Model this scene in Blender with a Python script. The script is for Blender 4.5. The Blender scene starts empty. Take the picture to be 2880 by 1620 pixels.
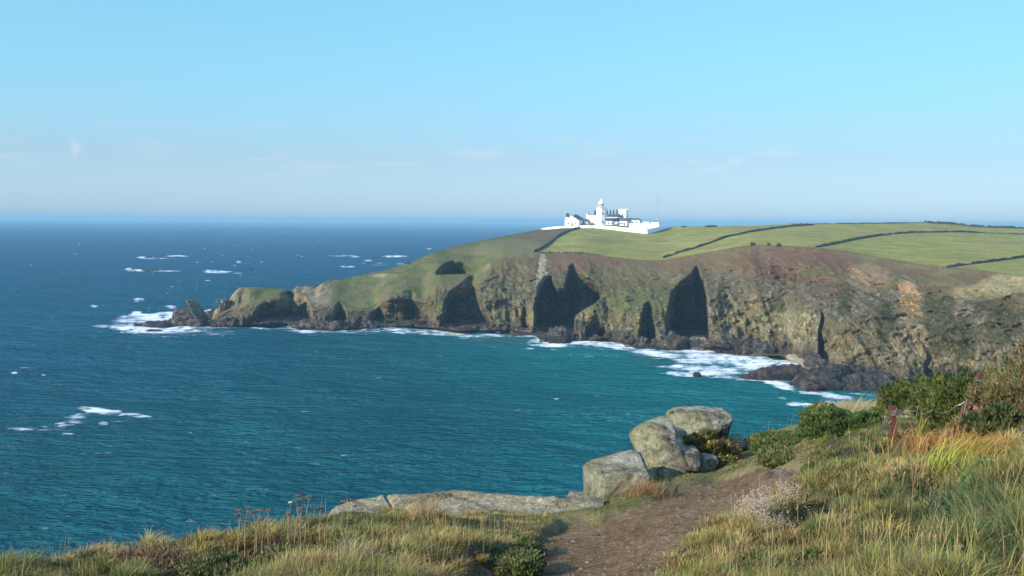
import bpy, math, random
import numpy as np
from mathutils import Vector, Matrix

random.seed(7); rng = np.random.default_rng(11)
scene = bpy.context.scene
COL = scene.collection
H = 55.0                       # eye height above the sea
F, CX, CY = 3088.0, 1440.0, 810.0
PITCH = math.atan(188.5 / F); ROLL = 0.0083
R = math.radians

# ------------------------------------------------------------------ survey: bearings read from the photograph
def ray(x, y):
    dx = np.asarray(x, float) - CX; dy = np.asarray(y, float) - CY
    c, s = math.cos(ROLL), math.sin(ROLL)
    dxr = dx * c + dy * s; dyr = -dx * s + dy * c
    Y = F * math.cos(PITCH) - dyr * math.sin(PITCH)
    Z = -F * math.sin(PITCH) - dyr * math.cos(PITCH)
    return dxr / Y, Z / Y
def P(x, y, D):
    rx, rz = ray(x, y)
    D = np.asarray(D, float)
    return np.stack([rx * D, D + 0 * rx, H + rz * D], -1)
def seaD(x, y):
    return H / np.maximum(-ray(x, y)[1], 1e-5)
def toy(x, D, z):               # image row of height z at distance D
    y = np.full(np.shape(x), 700.0)
    for _ in range(4):
        rz = ray(x, y)[1]; y = y - ((z - H) / D - rz) * F
    return y
def curve(pts, sm=14):
    xs = np.array([p[0] for p in pts], float); ys = np.array([p[1] for p in pts], float)
    def f(x):
        x = np.asarray(x, float); a = 0
        for k in (-1, -.5, 0, .5, 1): a = a + np.interp(x + k * sm, xs, ys)
        return a / 5
    return f
def sstep(a, b, x):
    t = np.clip((x - a) / (b - a), 0, 1); return t * t * (3 - 2 * t)

# ------------------------------------------------------------------ noise
def vnoise(p, seed=0):
    p = np.asarray(p, float); i = np.floor(p).astype(np.int64); f = p - i
    u = f * f * f * (f * (f * 6 - 15) + 10)
    def h(ix, iy, iz):
        n = (ix * 374761393 + iy * 668265263 + iz * 2147483647 + seed * 1274126177) & 0xffffffff
        n = ((n ^ (n >> 13)) * 1274126177) & 0xffffffff
        n = (n ^ (n >> 16)) * 2246822519 & 0xffffffff
        return ((n ^ (n >> 15)) & 0xffffff) / float(0xffffff) * 2 - 1
    r = 0
    for a in (0, 1):
        for b in (0, 1):
            for c in (0, 1):
                w = (u[..., 0] if a else 1 - u[..., 0]) * (u[..., 1] if b else 1 - u[..., 1]) * (u[..., 2] if c else 1 - u[..., 2])
                r = r + w * h(i[..., 0] + a, i[..., 1] + b, i[..., 2] + c)
    return r
def fbm(p, oct=4, seed=0, gain=.5):
    p = np.asarray(p, float); a = 1; s = 0; t = 0
    for k in range(oct):
        s = s + a * vnoise(p * 2 ** k + 17.3 * k, seed + k); t += a; a *= gain
    return s / t
def ridged(p, oct=4, seed=0):
    p = np.asarray(p, float); a = 1; s = 0; t = 0
    for k in range(oct):
        s = s + a * (1 - 2 * np.abs(vnoise(p * 2 ** k + 9.1 * k, seed + k))); t += a; a *= .5
    return s / t
def mix(a, b, t):
    a = np.asarray(a, float); b = np.asarray(b, float); t = np.asarray(t)[..., None]
    return a * (1 - t) + b * t

# ------------------------------------------------------------------ object helpers
def tag(o, label=None, cat=None, group=None, kind=None):
    if label: o['label'] = label
    if cat: o['category'] = cat
    if group: o['group'] = group
    if kind: o['kind'] = kind
    return o
def link(o, parent=None):
    COL.objects.link(o)
    if parent is not None: o.parent = parent
    return o
def empty(name, loc, rz=0):
    o = bpy.data.objects.new(name, None); o.location = loc; o.rotation_euler = (0, 0, rz)
    o.empty_display_size = .2
    return link(o)
def arr_mesh(name, V, faces, mat, cols=None, smooth=False, parent=None, attrs=None, loc=None):
    """faces: list of int arrays (n,3)/(n,4)"""
    me = bpy.data.meshes.new(name)
    V = np.ascontiguousarray(V, np.float32)
    if loc is not None: V = V - np.asarray(loc, np.float32)
    faces = [np.asarray(f) for f in faces if len(f)]
    nl = sum(f.size for f in faces); nf = sum(len(f) for f in faces)
    me.vertices.add(len(V)); me.vertices.foreach_set('co', V.ravel())
    me.loops.add(nl); me.polygons.add(nf)
    me.loops.foreach_set('vertex_index', np.concatenate([f.ravel() for f in faces]).astype(np.int32))
    st = []; off = 0
    for f in faces:
        st.append(off + np.arange(len(f)) * f.shape[1]); off += f.size
    me.polygons.foreach_set('loop_start', np.concatenate(st).astype(np.int32))
    if smooth: me.polygons.foreach_set('use_smooth', np.ones(nf, bool))
    me.update(calc_edges=True)
    if cols is not None:
        a = me.color_attributes.new('Col', 'FLOAT_COLOR', 'POINT')
        c = np.ones((len(V), 4), np.float32); c[:, :3] = cols; a.data.foreach_set('color', c.ravel())
    for k, v in (attrs or {}).items():
        a = me.attributes.new(k, 'FLOAT', 'POINT'); a.data.foreach_set('value', np.asarray(v, np.float32))
    me.validate()
    if mat: me.materials.append(mat)
    o = bpy.data.objects.new(name, me)
    if loc is not None: o.location = loc
    return link(o, parent)
def grid_faces(nr, nc, mask=None):
    i = np.arange(nr * nc).reshape(nr, nc)
    q = np.stack([i[:-1, :-1], i[:-1, 1:], i[1:, 1:], i[1:, :-1]], -1)
    if mask is not None: return q[mask]
    return q.reshape(-1, 4)

class MB:
    def __init__(s): s.v = []; s.f = []
    def add(s, v, f):
        n = len(s.v); s.v += [tuple(p) for p in v]; s.f += [tuple(i + n for i in q) for q in f]; return s
    def box(s, x0, x1, y0, y1, z0, z1):
        return s.add([(x, y, z) for z in (z0, z1) for y in (y0, y1) for x in (x0, x1)],
                     [(0, 2, 3, 1), (4, 5, 7, 6), (0, 1, 5, 4), (2, 6, 7, 3), (0, 4, 6, 2), (1, 3, 7, 5)])
    def gable(s, x0, x1, y0, y1, z0, z1, hip=0.0, axis='y'):
        if axis == 'y':
            xm = (x0 + x1) / 2
            v = [(x0, y0, z0), (x1, y0, z0), (x1, y1, z0), (x0, y1, z0), (xm, y0 + hip, z1), (xm, y1 - hip, z1)]
            f = [(0, 1, 4), (1, 2, 5, 4), (2, 3, 5), (3, 0, 4, 5), (0, 3, 2, 1)]
        else:
            ym = (y0 + y1) / 2
            v = [(x0, y0, z0), (x1, y0, z0), (x1, y1, z0), (x0, y1, z0), (x0 + hip, ym, z1), (x1 - hip, ym, z1)]
            f = [(0, 1, 5, 4), (1, 2, 5), (2, 3, 4, 5), (3, 0, 4), (0, 3, 2, 1)]
        return s.add(v, f)
    def lathe(s, prof, n=24, c=(0, 0, 0), ph=0):
        v = []; f = []
        for r, z in prof:
            for k in range(n):
                a = 2 * math.pi * k / n + ph; v.append((c[0] + r * math.cos(a), c[1] + r * math.sin(a), c[2] + z))
        for j in range(len(prof) - 1):
            for k in range(n):
                f.append((j * n + k, j * n + (k + 1) % n, (j + 1) * n + (k + 1) % n, (j + 1) * n + k))
        f.append(tuple(range(n))[::-1]); f.append(tuple((len(prof) - 1) * n + k for k in range(n)))
        return s.add(v, f)
    def tube(s, pts, r, n=6):
        pts = [Vector(p) for p in pts]; v = []; f = []
        rr = r if isinstance(r, (list, tuple)) else [r] * len(pts)
        for i, p in enumerate(pts):
            d = (pts[min(i + 1, len(pts) - 1)] - pts[max(i - 1, 0)]).normalized()
            u = d.orthogonal().normalized() if abs(d.z) < .99 else Vector((1, 0, 0)); w = d.cross(u).normalized(); u = w.cross(d)
            for k in range(n):
                a = 2 * math.pi * k / n; v.append(p + (u * math.cos(a) + w * math.sin(a)) * rr[i])
        for i in range(len(pts) - 1):
            for k in range(n): f.append((i * n + k, i * n + (k + 1) % n, (i + 1) * n + (k + 1) % n, (i + 1) * n + k))
        f.append(tuple(range(n))[::-1]); f.append(tuple((len(pts) - 1) * n + k for k in range(n)))
        return s.add(v, f)
    def build(s, name, mat, parent=None, smooth=False, bevel=0):
        me = bpy.data.meshes.new(name); me.from_pydata(s.v, [], s.f); me.update()
        if smooth: me.polygons.foreach_set('use_smooth', [True] * len(me.polygons))
        me.materials.append(mat); o = bpy.data.objects.new(name, me); link(o, parent)
        if bevel:
            b = o.modifiers.new('b', 'BEVEL'); b.width = bevel; b.segments = 2
        return o

# ------------------------------------------------------------------ materials
def new_mat(name):
    m = bpy.data.materials.new(name); m.use_nodes = True; nt = m.node_tree
    b = nt.nodes['Principled BSDF']; return m, nt, b
def vc_mat(name, rough=.9, n1=1.0, amp=.35, bump=.3, bscale=2.0, bdist=.3, spec=.2, crack=None, mask=False, los=(.42, .62)):
    """albedo from the painted attribute, broken up by noise"""
    m, nt, b = new_mat(name); N = nt.nodes; L = nt.links
    at = N.new('ShaderNodeAttribute'); at.attribute_name = 'Col'
    tc = N.new('ShaderNodeTexCoord')
    no = N.new('ShaderNodeTexNoise'); no.inputs['Scale'].default_value = n1; no.inputs['Detail'].default_value = 6; no.inputs['Roughness'].default_value = .65
    L.new(tc.outputs['Object'], no.inputs['Vector'])
    mr = N.new('ShaderNodeMapRange'); mr.inputs['From Min'].default_value = .3; mr.inputs['From Max'].default_value = .7
    mr.inputs['To Min'].default_value = 1 - amp; mr.inputs['To Max'].default_value = 1 + amp
    L.new(no.outputs['Fac'], mr.inputs['Value'])
    mx = N.new('ShaderNodeVectorMath'); mx.operation = 'SCALE'
    L.new(at.outputs['Color'], mx.inputs[0]); L.new(mr.outputs[0], mx.inputs['Scale'])
    src = mx.outputs[0]; ch = None
    if crack:
        nd = N.new('ShaderNodeTexNoise'); nd.inputs['Scale'].default_value = crack[3] * .6; nd.inputs['Detail'].default_value = 4; L.new(tc.outputs['Object'], nd.inputs['Vector'])
        mpp = N.new('ShaderNodeMapping'); mpp.inputs['Scale'].default_value = crack[:3]; mpp.inputs['Rotation'].default_value = (.12, .22, .3)
        dv = N.new('ShaderNodeVectorMath'); dv.operation = 'MULTIPLY_ADD'; dv.inputs[1].default_value = (crack[4],) * 3; L.new(nd.outputs['Color'], dv.inputs[0]); L.new(tc.outputs['Object'], dv.inputs[2]); L.new(dv.outputs[0], mpp.inputs[0])
        hs = []
        for sc2, lo in ((1.0, los[0]), (2.7, los[1])):
            vo = N.new('ShaderNodeTexVoronoi'); vo.feature = 'DISTANCE_TO_EDGE'; vo.inputs['Scale'].default_value = sc2; L.new(mpp.outputs[0], vo.inputs['Vector'])
            r1 = N.new('ShaderNodeMapRange'); r1.inputs['From Max'].default_value = .075; r1.inputs['To Min'].default_value = lo; L.new(vo.outputs['Distance'], r1.inputs['Value']); hs.append(r1)
        ch = N.new('ShaderNodeMath'); ch.operation = 'MULTIPLY'; L.new(hs[0].outputs[0], ch.inputs[0]); L.new(hs[1].outputs[0], ch.inputs[1])
        vc2 = N.new('ShaderNodeTexVoronoi'); vc2.inputs['Scale'].default_value = 1.6; L.new(mpp.outputs[0], vc2.inputs['Vector'])
        bl = N.new('ShaderNodeSeparateXYZ'); L.new(vc2.outputs['Color'], bl.inputs[0]); r2 = N.new('ShaderNodeMapRange'); r2.inputs['To Min'].default_value = .74; r2.inputs['To Max'].default_value = 1.24; L.new(bl.outputs['X'], r2.inputs['Value'])
        cm_ = N.new('ShaderNodeMath'); cm_.operation = 'MULTIPLY'; L.new(ch.outputs[0], cm_.inputs[0]); L.new(r2.outputs[0], cm_.inputs[1]); fac = cm_.outputs[0]
        if mask:
            ma = N.new('ShaderNodeAttribute'); ma.attribute_name = 'rk'; mm = N.new('ShaderNodeMix'); mm.inputs[2].default_value = 1.0; L.new(ma.outputs['Fac'], mm.inputs[0]); L.new(fac, mm.inputs[3]); fac = mm.outputs[0]
        m3 = N.new('ShaderNodeVectorMath'); m3.operation = 'SCALE'; L.new(src, m3.inputs[0]); L.new(fac, m3.inputs['Scale']); src = m3.outputs[0]; ch = fac
    L.new(src, b.inputs['Base Color'])
    b.inputs['Roughness'].default_value = rough; b.inputs['Specular IOR Level'].default_value = spec
    if bump:
        n2 = N.new('ShaderNodeTexNoise'); n2.inputs['Scale'].default_value = bscale; n2.inputs['Detail'].default_value = 8; n2.inputs['Roughness'].default_value = .65
        L.new(tc.outputs['Object'], n2.inputs['Vector'])
        bp = N.new('ShaderNodeBump'); bp.inputs['Strength'].default_value = bump; bp.inputs['Distance'].default_value = bdist
        if ch is not None:
            ah = N.new('ShaderNodeMath'); ah.operation = 'MULTIPLY_ADD'; ah.inputs[1].default_value = .9; L.new(ch, ah.inputs[0]); L.new(n2.outputs['Fac'], ah.inputs[2]); L.new(ah.outputs[0], bp.inputs['Height'])
        else: L.new(n2.outputs['Fac'], bp.inputs['Height'])
        L.new(bp.outputs[0], b.inputs['Normal'])
    return m
def blade_mat(name, tr=.35):
    m, nt, b = new_mat(name); N = nt.nodes; L = nt.links
    at = N.new('ShaderNodeAttribute'); at.attribute_name = 'Col'
    L.new(at.outputs['Color'], b.inputs['Base Color']); b.inputs['Roughness'].default_value = .6; b.inputs['Specular IOR Level'].default_value = .25
    t = N.new('ShaderNodeBsdfTranslucent'); L.new(at.outputs['Color'], t.inputs['Color'])
    ms = N.new('ShaderNodeMixShader'); ms.inputs[0].default_value = tr
    L.new(b.outputs[0], ms.inputs[1]); L.new(t.outputs[0], ms.inputs[2])
    L.new(ms.outputs[0], N['Material Output'].inputs['Surface']); return m
def plain(name, col, rough=.7, amp=.12, scale=3.0, metal=0, bump=.1):
    m, nt, b = new_mat(name); N = nt.nodes; L = nt.links
    tc = N.new('ShaderNodeTexCoord'); no = N.new('ShaderNodeTexNoise'); no.inputs['Scale'].default_value = scale; no.inputs['Detail'].default_value = 5
    L.new(tc.outputs['Object'], no.inputs['Vector'])
    cr = N.new('ShaderNodeMixRGB'); cr.inputs[1].default_value = (*[c * (1 - amp) for c in col], 1); cr.inputs[2].default_value = (*[min(1, c * (1 + amp)) for c in col], 1)
    L.new(no.outputs['Fac'], cr.inputs[0]); L.new(cr.outputs[0], b.inputs['Base Color'])
    b.inputs['Roughness'].default_value = rough; b.inputs['Metallic'].default_value = metal
    if bump:
        bp = N.new('ShaderNodeBump'); bp.inputs['Strength'].default_value = bump; bp.inputs['Distance'].default_value = .02
        L.new(no.outputs['Fac'], bp.inputs['Height']); L.new(bp.outputs[0], b.inputs['Normal'])
    return m
M_LAND = vc_mat('headland_surface', .95, .9, .40, .8, .9, 1.0, .06, (.34, .30, .17, .22, 3.0), True)
M_ROCK = vc_mat('shore_rock', .85, .9, .45, .9, 1.0, .6, .2, (.5, .45, .45, .35, 1.5))
M_GRANITE = vc_mat('lichened_granite', .95, 18, .50, 1.0, 24, .06, .1, (.9, .8, 2.6, 2.0, .5), False, (.66, .92))
M_SOIL = vc_mat('soil', .95, 14, .3, .8, 22, .035, .1)
M_PATH = vc_mat('trodden_earth', .95, 12, .5, 1.0, 22, .09, .1)
M_BLADE = blade_mat('grass_blade', .35)
M_LEAF = blade_mat('leaf', .25)
M_WHITE = plain('white_limewash', (.86, .86, .84), .8, .04)
M_SLATE = plain('slate', (.07, .085, .10), .6, .3, 2)
M_GLASS = plain('window_glass', (.05, .06, .07), .15, .1, 1, bump=0)
M_DARK = plain('soot_dark', (.06, .065, .07), .8, .3)
M_LENS = plain('lantern_glass', (.30, .28, .24), .2, .3, 1, bump=0)
M_STEEL = plain('galvanised_steel', (.38, .42, .46), .5, .2, 2)
M_RUST = plain('rusty_iron', (.105, .036, .022), .85, .6, 30, .1, .6)
M_WIRE = plain('old_wire', (.35, .34, .32), .5, .3, 30, .6)

# ------------------------------------------------------------------ camera, sun, sky
cam = bpy.data.cameras.new('camera'); co = bpy.data.objects.new('camera', cam); COL.objects.link(co)
c, s_ = math.cos(ROLL), math.sin(ROLL); cp, sp = math.cos(PITCH), math.sin(PITCH)
def dirv(dxr, dyr, f=0): return Vector((dxr, f * cp - dyr * sp, -f * sp - dyr * cp))
right = dirv(c, -s_).normalized(); up = (-dirv(s_, c)).normalized(); fwd = dirv(0, 0, 1).normalized()
m = Matrix((right, up, -fwd)).transposed().to_4x4(); m.translation = (0, 0, H); co.matrix_world = m
cam.sensor_width = 36; cam.lens = F / 2880 * 36; cam.clip_start = .05; cam.clip_end = 300000
scene.camera = co
SE = R(25)
S = Vector((-.8 * math.cos(SE), -.6 * math.cos(SE), math.sin(SE)))
sun = bpy.data.lights.new('sun', 'SUN'); sun.energy = 4.2; sun.angle = R(.5); sun.color = (1, .91, .74)
so = bpy.data.objects.new('sun', sun); so.rotation_euler = S.to_track_quat('Z', 'Y').to_euler(); so.location = (-50, -50, 120); COL.objects.link(so)

world = bpy.data.worlds.new('World'); scene.world = world; world.use_nodes = True
nt = world.node_tree; N = nt.nodes; L = nt.links
bg = N['Background']; sky = N.new('ShaderNodeTexSky'); sky.sky_type = 'NISHITA'; sky.sun_disc = False
sky.sun_elevation = SE; sky.sun_rotation = math.atan2(S.x, S.y) % (2 * math.pi); sky.altitude = 50; sky.air_density = 1.0; sky.dust_density = .3; sky.ozone_density = 1.6
geo = N.new('ShaderNodeTexCoord'); sx = N.new('ShaderNodeSeparateXYZ'); L.new(geo.outputs['Generated'], sx.inputs[0])
# cool pale tint near the horizon; overhead sky brightened as added fill light
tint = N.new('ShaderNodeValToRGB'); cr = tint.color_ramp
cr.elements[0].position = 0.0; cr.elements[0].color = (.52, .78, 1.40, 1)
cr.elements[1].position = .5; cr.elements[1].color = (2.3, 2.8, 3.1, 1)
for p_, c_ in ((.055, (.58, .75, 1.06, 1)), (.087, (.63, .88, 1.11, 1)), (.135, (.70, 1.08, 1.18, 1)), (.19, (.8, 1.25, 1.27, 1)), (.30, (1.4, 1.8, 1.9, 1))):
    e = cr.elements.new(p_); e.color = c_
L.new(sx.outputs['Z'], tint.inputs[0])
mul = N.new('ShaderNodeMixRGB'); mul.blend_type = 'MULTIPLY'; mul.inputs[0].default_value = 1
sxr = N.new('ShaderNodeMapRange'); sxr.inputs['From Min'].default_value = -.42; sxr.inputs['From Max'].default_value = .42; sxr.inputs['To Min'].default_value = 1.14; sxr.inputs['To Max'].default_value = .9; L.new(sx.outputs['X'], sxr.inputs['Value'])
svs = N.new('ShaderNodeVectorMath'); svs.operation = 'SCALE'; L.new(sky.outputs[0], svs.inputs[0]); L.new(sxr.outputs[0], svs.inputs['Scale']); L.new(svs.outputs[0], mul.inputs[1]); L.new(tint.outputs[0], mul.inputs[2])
# thin wisps and two small puffs of cloud low over the horizon
mp = N.new('ShaderNodeMapping'); mp.inputs['Scale'].default_value = (6, 6, 42); L.new(geo.outputs['Generated'], mp.inputs[0])
cn = N.new('ShaderNodeTexNoise'); cn.inputs['Scale'].default_value = 2.2; cn.inputs['Detail'].default_value = 6; L.new(mp.outputs[0], cn.inputs['Vector'])
cm = N.new('ShaderNodeMapRange'); cm.inputs['From Min'].default_value = .56; cm.inputs['From Max'].default_value = .78; L.new(cn.outputs['Fac'], cm.inputs['Value'])
band = N.new('ShaderNodeValToRGB'); b_ = band.color_ramp; b_.elements[0].position = .012; b_.elements[0].color = (0, 0, 0, 1); b_.elements[1].position = .11; b_.elements[1].color = (0, 0, 0, 1)
e = b_.elements.new(.05); e.color = (1, 1, 1, 1); L.new(sx.outputs['Z'], band.inputs[0])
cmul = N.new('ShaderNodeMath'); cmul.operation = 'MULTIPLY'; L.new(cm.outputs[0], cmul.inputs[0]); L.new(band.outputs[0], cmul.inputs[1])
last = cmul
def puff(px, py, sx_, sz_, amp):
    global last
    rx, rz = ray(px, py); v = Vector((float(rx), 1, float(rz))).normalized()
    sub = N.new('ShaderNodeVectorMath'); sub.operation = 'SUBTRACT'; L.new(geo.outputs['Generated'], sub.inputs[0]); sub.inputs[1].default_value = v
    sc = N.new('ShaderNodeVectorMath'); sc.operation = 'MULTIPLY'; L.new(sub.outputs[0], sc.inputs[0]); sc.inputs[1].default_value = (1 / sx_, 1 / sx_, 1 / sz_)
    n3 = N.new('ShaderNodeTexNoise'); n3.inputs['Scale'].default_value = 110; n3.inputs['Detail'].default_value = 5; L.new(geo.outputs['Generated'], n3.inputs['Vector'])
    ln = N.new('ShaderNodeVectorMath'); ln.operation = 'LENGTH'; L.new(sc.outputs[0], ln.inputs[0])
    ad = N.new('ShaderNodeMath'); ad.operation = 'MULTIPLY_ADD'; L.new(n3.outputs['Fac'], ad.inputs[0]); ad.inputs[1].default_value = 2.2; ad.inputs[2].default_value = -1.1
    a2 = N.new('ShaderNodeMath'); a2.operation = 'ADD'; L.new(ln.outputs['Value'], a2.inputs[0]); L.new(ad.outputs[0], a2.inputs[1])
    r_ = N.new('ShaderNodeMapRange'); r_.inputs['From Min'].default_value = 1.1; r_.inputs['From Max'].default_value = .1; r_.inputs['To Max'].default_value = amp; L.new(a2.outputs[0], r_.inputs['Value'])
    mxm = N.new('ShaderNodeMath'); mxm.operation = 'MAXIMUM'; L.new(last.outputs[0], mxm.inputs[0]); L.new(r_.outputs[0], mxm.inputs[1]); last = mxm
sc_ = N.new('ShaderNodeMath'); sc_.operation = 'MULTIPLY'; sc_.inputs[1].default_value = .24; L.new(cmul.outputs[0], sc_.inputs[0]); last = sc_
puff(212, 415, .0055, .0075, .30); puff(2065, 452, .009, .0045, .32); puff(1650, 405, .006, .002, .22); puff(1960, 452, .011, .003, .25); puff(2180, 430, .03, .004, .22); puff(1120, 460, .035, .003, .18); puff(740, 448, .015, .0025, .2); puff(1700, 435, .025, .003, .2)
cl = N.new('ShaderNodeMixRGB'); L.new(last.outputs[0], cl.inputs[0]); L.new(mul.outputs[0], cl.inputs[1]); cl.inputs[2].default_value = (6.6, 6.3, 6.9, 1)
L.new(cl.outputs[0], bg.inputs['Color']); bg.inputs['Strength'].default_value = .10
scene.view_settings.view_transform = 'Standard'; scene.view_settings.look = 'None'; scene.view_settings.exposure = .45; scene.view_settings.gamma = 1
scene.cycles.max_bounces = 5; scene.cycles.diffuse_bounces = 3; scene.cycles.glossy_bounces = 2; scene.cycles.transmission_bounces = 3; scene.cycles.volume_bounces = 0
scene.cycles.use_denoising = True
scene.cycles.use_adaptive_sampling = True; scene.cycles.adaptive_threshold = .02

# ------------------------------------------------------------------ the headland
yb_f = curve([(340, 925), (560, 926), (588, 925), (650, 919), (806, 913), (829, 926), (922, 931), (1062, 923), (1140, 921), (1218, 927), (1295, 937), (1388, 936), (1439, 937), (1500, 944), (1525, 962), (1598, 962),
              (1703, 958), (1769, 973), (1827, 980), (1916, 981), (2009, 985), (2102, 996), (2191, 1001), (2260, 1030), (2330, 1055), (2420, 1075), (2520, 1080), (2700, 1095), (2880, 1115), (3350, 1220)], 8)
ycl_f = curve([(588, 921), (600, 895), (640, 868), (690, 850), (728, 838), (790, 824), (830, 826), (880, 846), (940, 848), (1000, 862), (1050, 866), (1090, 822), (1140, 818), (1190, 835), (1230, 790), (1330, 780), (1375, 742), (1410, 724), (1507, 711),
               (1637, 713), (1722, 724), (1800, 732), (1858, 733), (1920, 722), (1981, 711), (2114, 688), (2203, 692), (2296, 697), (2385, 708), (2506, 730), (2607, 748), (2768, 762), (2880, 779), (3350, 860)], 8)
ysk_f = curve([(588, 919), (600, 880), (614, 857), (642, 850), (655, 825), (672, 808), (728, 807), (806, 813), (822, 822), (830, 807), (864, 804), (885, 812), (903, 797), (961, 787), (1000, 777), (1070, 762), (1155, 740), (1213, 711), (1287, 690), (1392, 668),
               (1520, 645), (1570, 637), (1610, 632), (1660, 629.5), (1840, 631), (1884, 637), (1994, 637), (2100, 635), (2223, 630), (2445, 628), (2607, 625), (2688, 630), (2748, 637), (2880, 641), (3350, 648)], 5)
Dcl_f = curve([(588, 578), (670, 587), (817, 600), (900, 592), (1000, 592), (1090, 585), (1190, 580), (1392, 600), (1520, 622), (1700, 614), (1870, 598), (2114, 560), (2400, 520), (2607, 470), (2768, 432), (2880, 405), (3350, 340)], 30)
Dsk_f = curve([(588, 582), (670, 600), (728, 604), (817, 608), (830, 622), (900, 622), (1000, 636), (1190, 655), (1392, 740), (1520, 860), (1700, 905), (1870, 900), (2114, 900), (2400, 900), (2607, 950), (2880, 1000), (3350, 1000)], 20)
# alcoves: outline of the shaded top, optional lower outline where a nearer spur covers it
ALC = [([(1220, 776), (1232, 755), (1250, 739), (1275, 730), (1302, 733), (1322, 750), (1336, 774)], [(1215, 774), (1340, 772)], 14),
       ([(698, 890), (715, 872), (740, 850), (780, 829), (806, 819), (830, 823), (858, 836), (872, 862), (886, 908)], None, 30),
       ([(936, 880), (944, 856), (956, 846), (970, 866), (978, 900)], None, 8),
       ([(1036, 866), (1060, 850), (1100, 836), (1140, 816), (1160, 815), (1182, 838), (1205, 872), (1213, 908)], None, 24),
       ([(1236, 880), (1250, 842), (1266, 815), (1290, 800), (1318, 778), (1336, 774), (1348, 815), (1366, 858), (1383, 900)], None, 20),
       ([(1465, 890), (1474, 852), (1482, 868), (1487, 915)], None, 6),
       ([(1500, 880), (1511, 802), (1530, 777), (1552, 774), (1572, 808), (1586, 812), (1592, 780), (1600, 746), (1613, 738), (1642, 762), (1684, 796), (1698, 836)], [(1600, 960), (1614, 940), (1619, 888), (1640, 872), (1676, 853), (1692, 836)], 13),
       ([(1644, 940), (1656, 890), (1676, 882), (1700, 905), (1708, 945)], None, 10),
       ([(1797, 905), (1810, 858), (1824, 843), (1840, 868), (1847, 945)], None, 10),
       ([(1872, 880), (1888, 815), (1912, 790), (1942, 768), (1961, 742), (1976, 770), (1985, 800), (1994, 880), (1996, 940)], None, 30),
       ([(2096, 884), (2112, 860), (2135, 888), (2166, 922)], [(2090, 930), (2120, 905), (2170, 930)], 6),
       ([(2300, 935), (2311, 868), (2323, 898), (2332, 945)], None, 6),
       ([(2598, 1012), (2610, 986), (2640, 992), (2682, 1020), (2690, 1045)], None, 8)]
def relief(x, y):
    """alcoves and gullies: steep back walls cut into the slope (metres pushed inland)"""
    D0 = landD(x, y)[0]; r = 0 * D0
    wob = 4.5 * fbm(np.stack([x * .03, y * .03, 0 * x + 3], -1), 4, 5)
    for (top, bot, ramp) in ALC:
        xs_ = [p[0] for p in top]; x0, x1 = xs_[0], xs_[-1]
        near_ = (x > x0 - 10) & (x < x1 + 12)
        if not near_.any(): continue
        xx_ = x[near_]; yy_ = y[near_]; xw = xx_ + wob[near_]
        yt = np.interp(xw, xs_, [p[1] for p in top]) + 2 * wob[near_] * .6
        Dw = landD(xx_, yt)[0]; ymin = min(p[1] for p in top) + 14; Dd = landD(xx_, np.minimum(yt, np.full_like(yt, ymin)))[0]
        Dw = Dw + np.maximum(Dd - Dw, 0) * sstep(0, 55, yy_ - yt) - .05 * np.maximum(yy_ - yt, 0)
        ex = sstep(0, 1.25 * ramp, xw - x0) ** .8 * np.clip((x1 - xw) / 5, 0, 1)
        push = (np.maximum(Dw - D0[near_], 0) + (20 if x0 == 1220 else 9 if ramp > 8 else 3) * np.clip((yy_ - yt) / 60, 0, 1)) * (yy_ > yt)
        if bot is not None:
            yb_ = np.interp(xw, [p[0] for p in bot], [p[1] for p in bot]); push = push * np.clip((yb_ - yy_) / 3, 0, 1)
        rr = r[near_]; r[near_] = np.maximum(rr, push * ex)
    # nothing cut below the wave-cut platform
    zf = 1.2 + 1.2 * fbm(np.stack([x / 40, y / 9, 0 * x], -1), 2, 7)
    lim = np.maximum((H - zf) / np.maximum(-ray(x, y)[1], 1e-4) - D0, 0)
    return np.minimum(r, lim)
def landD(x, y):
    yb, yc, ys = yb_f(x), ycl_f(x), ysk_f(x); yc = np.clip(yc, ys + 1, yb - 2)
    Db, Dc, Ds = seaD(x, yb), Dcl_f(x), Dsk_f(x)
    Dc = np.maximum(Dc, Db + 2)
    u = np.clip((yb - y) / (yb - yc), -.2, 1); v = np.clip((yc - y) / (yc - ys), 0, 1)
    g = .45 * u + .55 * sstep(.45, 1.05, u) 
    g = np.where(u < .10, np.maximum(g, 0) , g)
    D1 = Db + (Dc - Db) * g
    D2 = 1 / (1 / Dc * (1 - v) + 1 / Ds * v)
    return np.where(y > yc, D1, D2), u, v
nA, nB, nC = 150, 100, 7
xs = np.arange(588, 3345, 2.7); nc_ = len(xs)
ta = np.linspace(0, 1, nA); tb = np.linspace(0, 1, nB + 1)[1:] 
YB, YC, YS = yb_f(xs), ycl_f(xs), ysk_f(xs); YC = np.clip(YC, YS + 1, YB - 2)
Yg = np.concatenate([YB[None] + (YC - YB)[None] * ta[:, None], YC[None] + (YS - YC)[None] * tb[:, None]], 0)
Xg = np.repeat(xs[None], nA + nB, 0)
Dg, Ug, Vg = landD(Xg, Yg)
Dg = Dg + relief(Xg, Yg)
Z0 = H + ray(Xg, Yg)[1] * Dg
Xm = ray(Xg, Yg)[0] * Dg
Pn = np.stack([Xm / 16, Z0 / 30, Dg / 34], -1)
cliff = sstep(0.0, .05, Ug) * (1 - sstep(.80, 1.0, Ug)) * (Vg <= 0)
# knoll and crags: rocky right up to the skyline
crag = sstep(905, 880, Xg) if False else (1 - sstep(935, 985, Xg)) * sstep(.2, .6, Vg) * sstep(815, 830, Xg) + (1 - sstep(690, 740, Xg))
crag = np.clip(crag, 0, 1)
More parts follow.
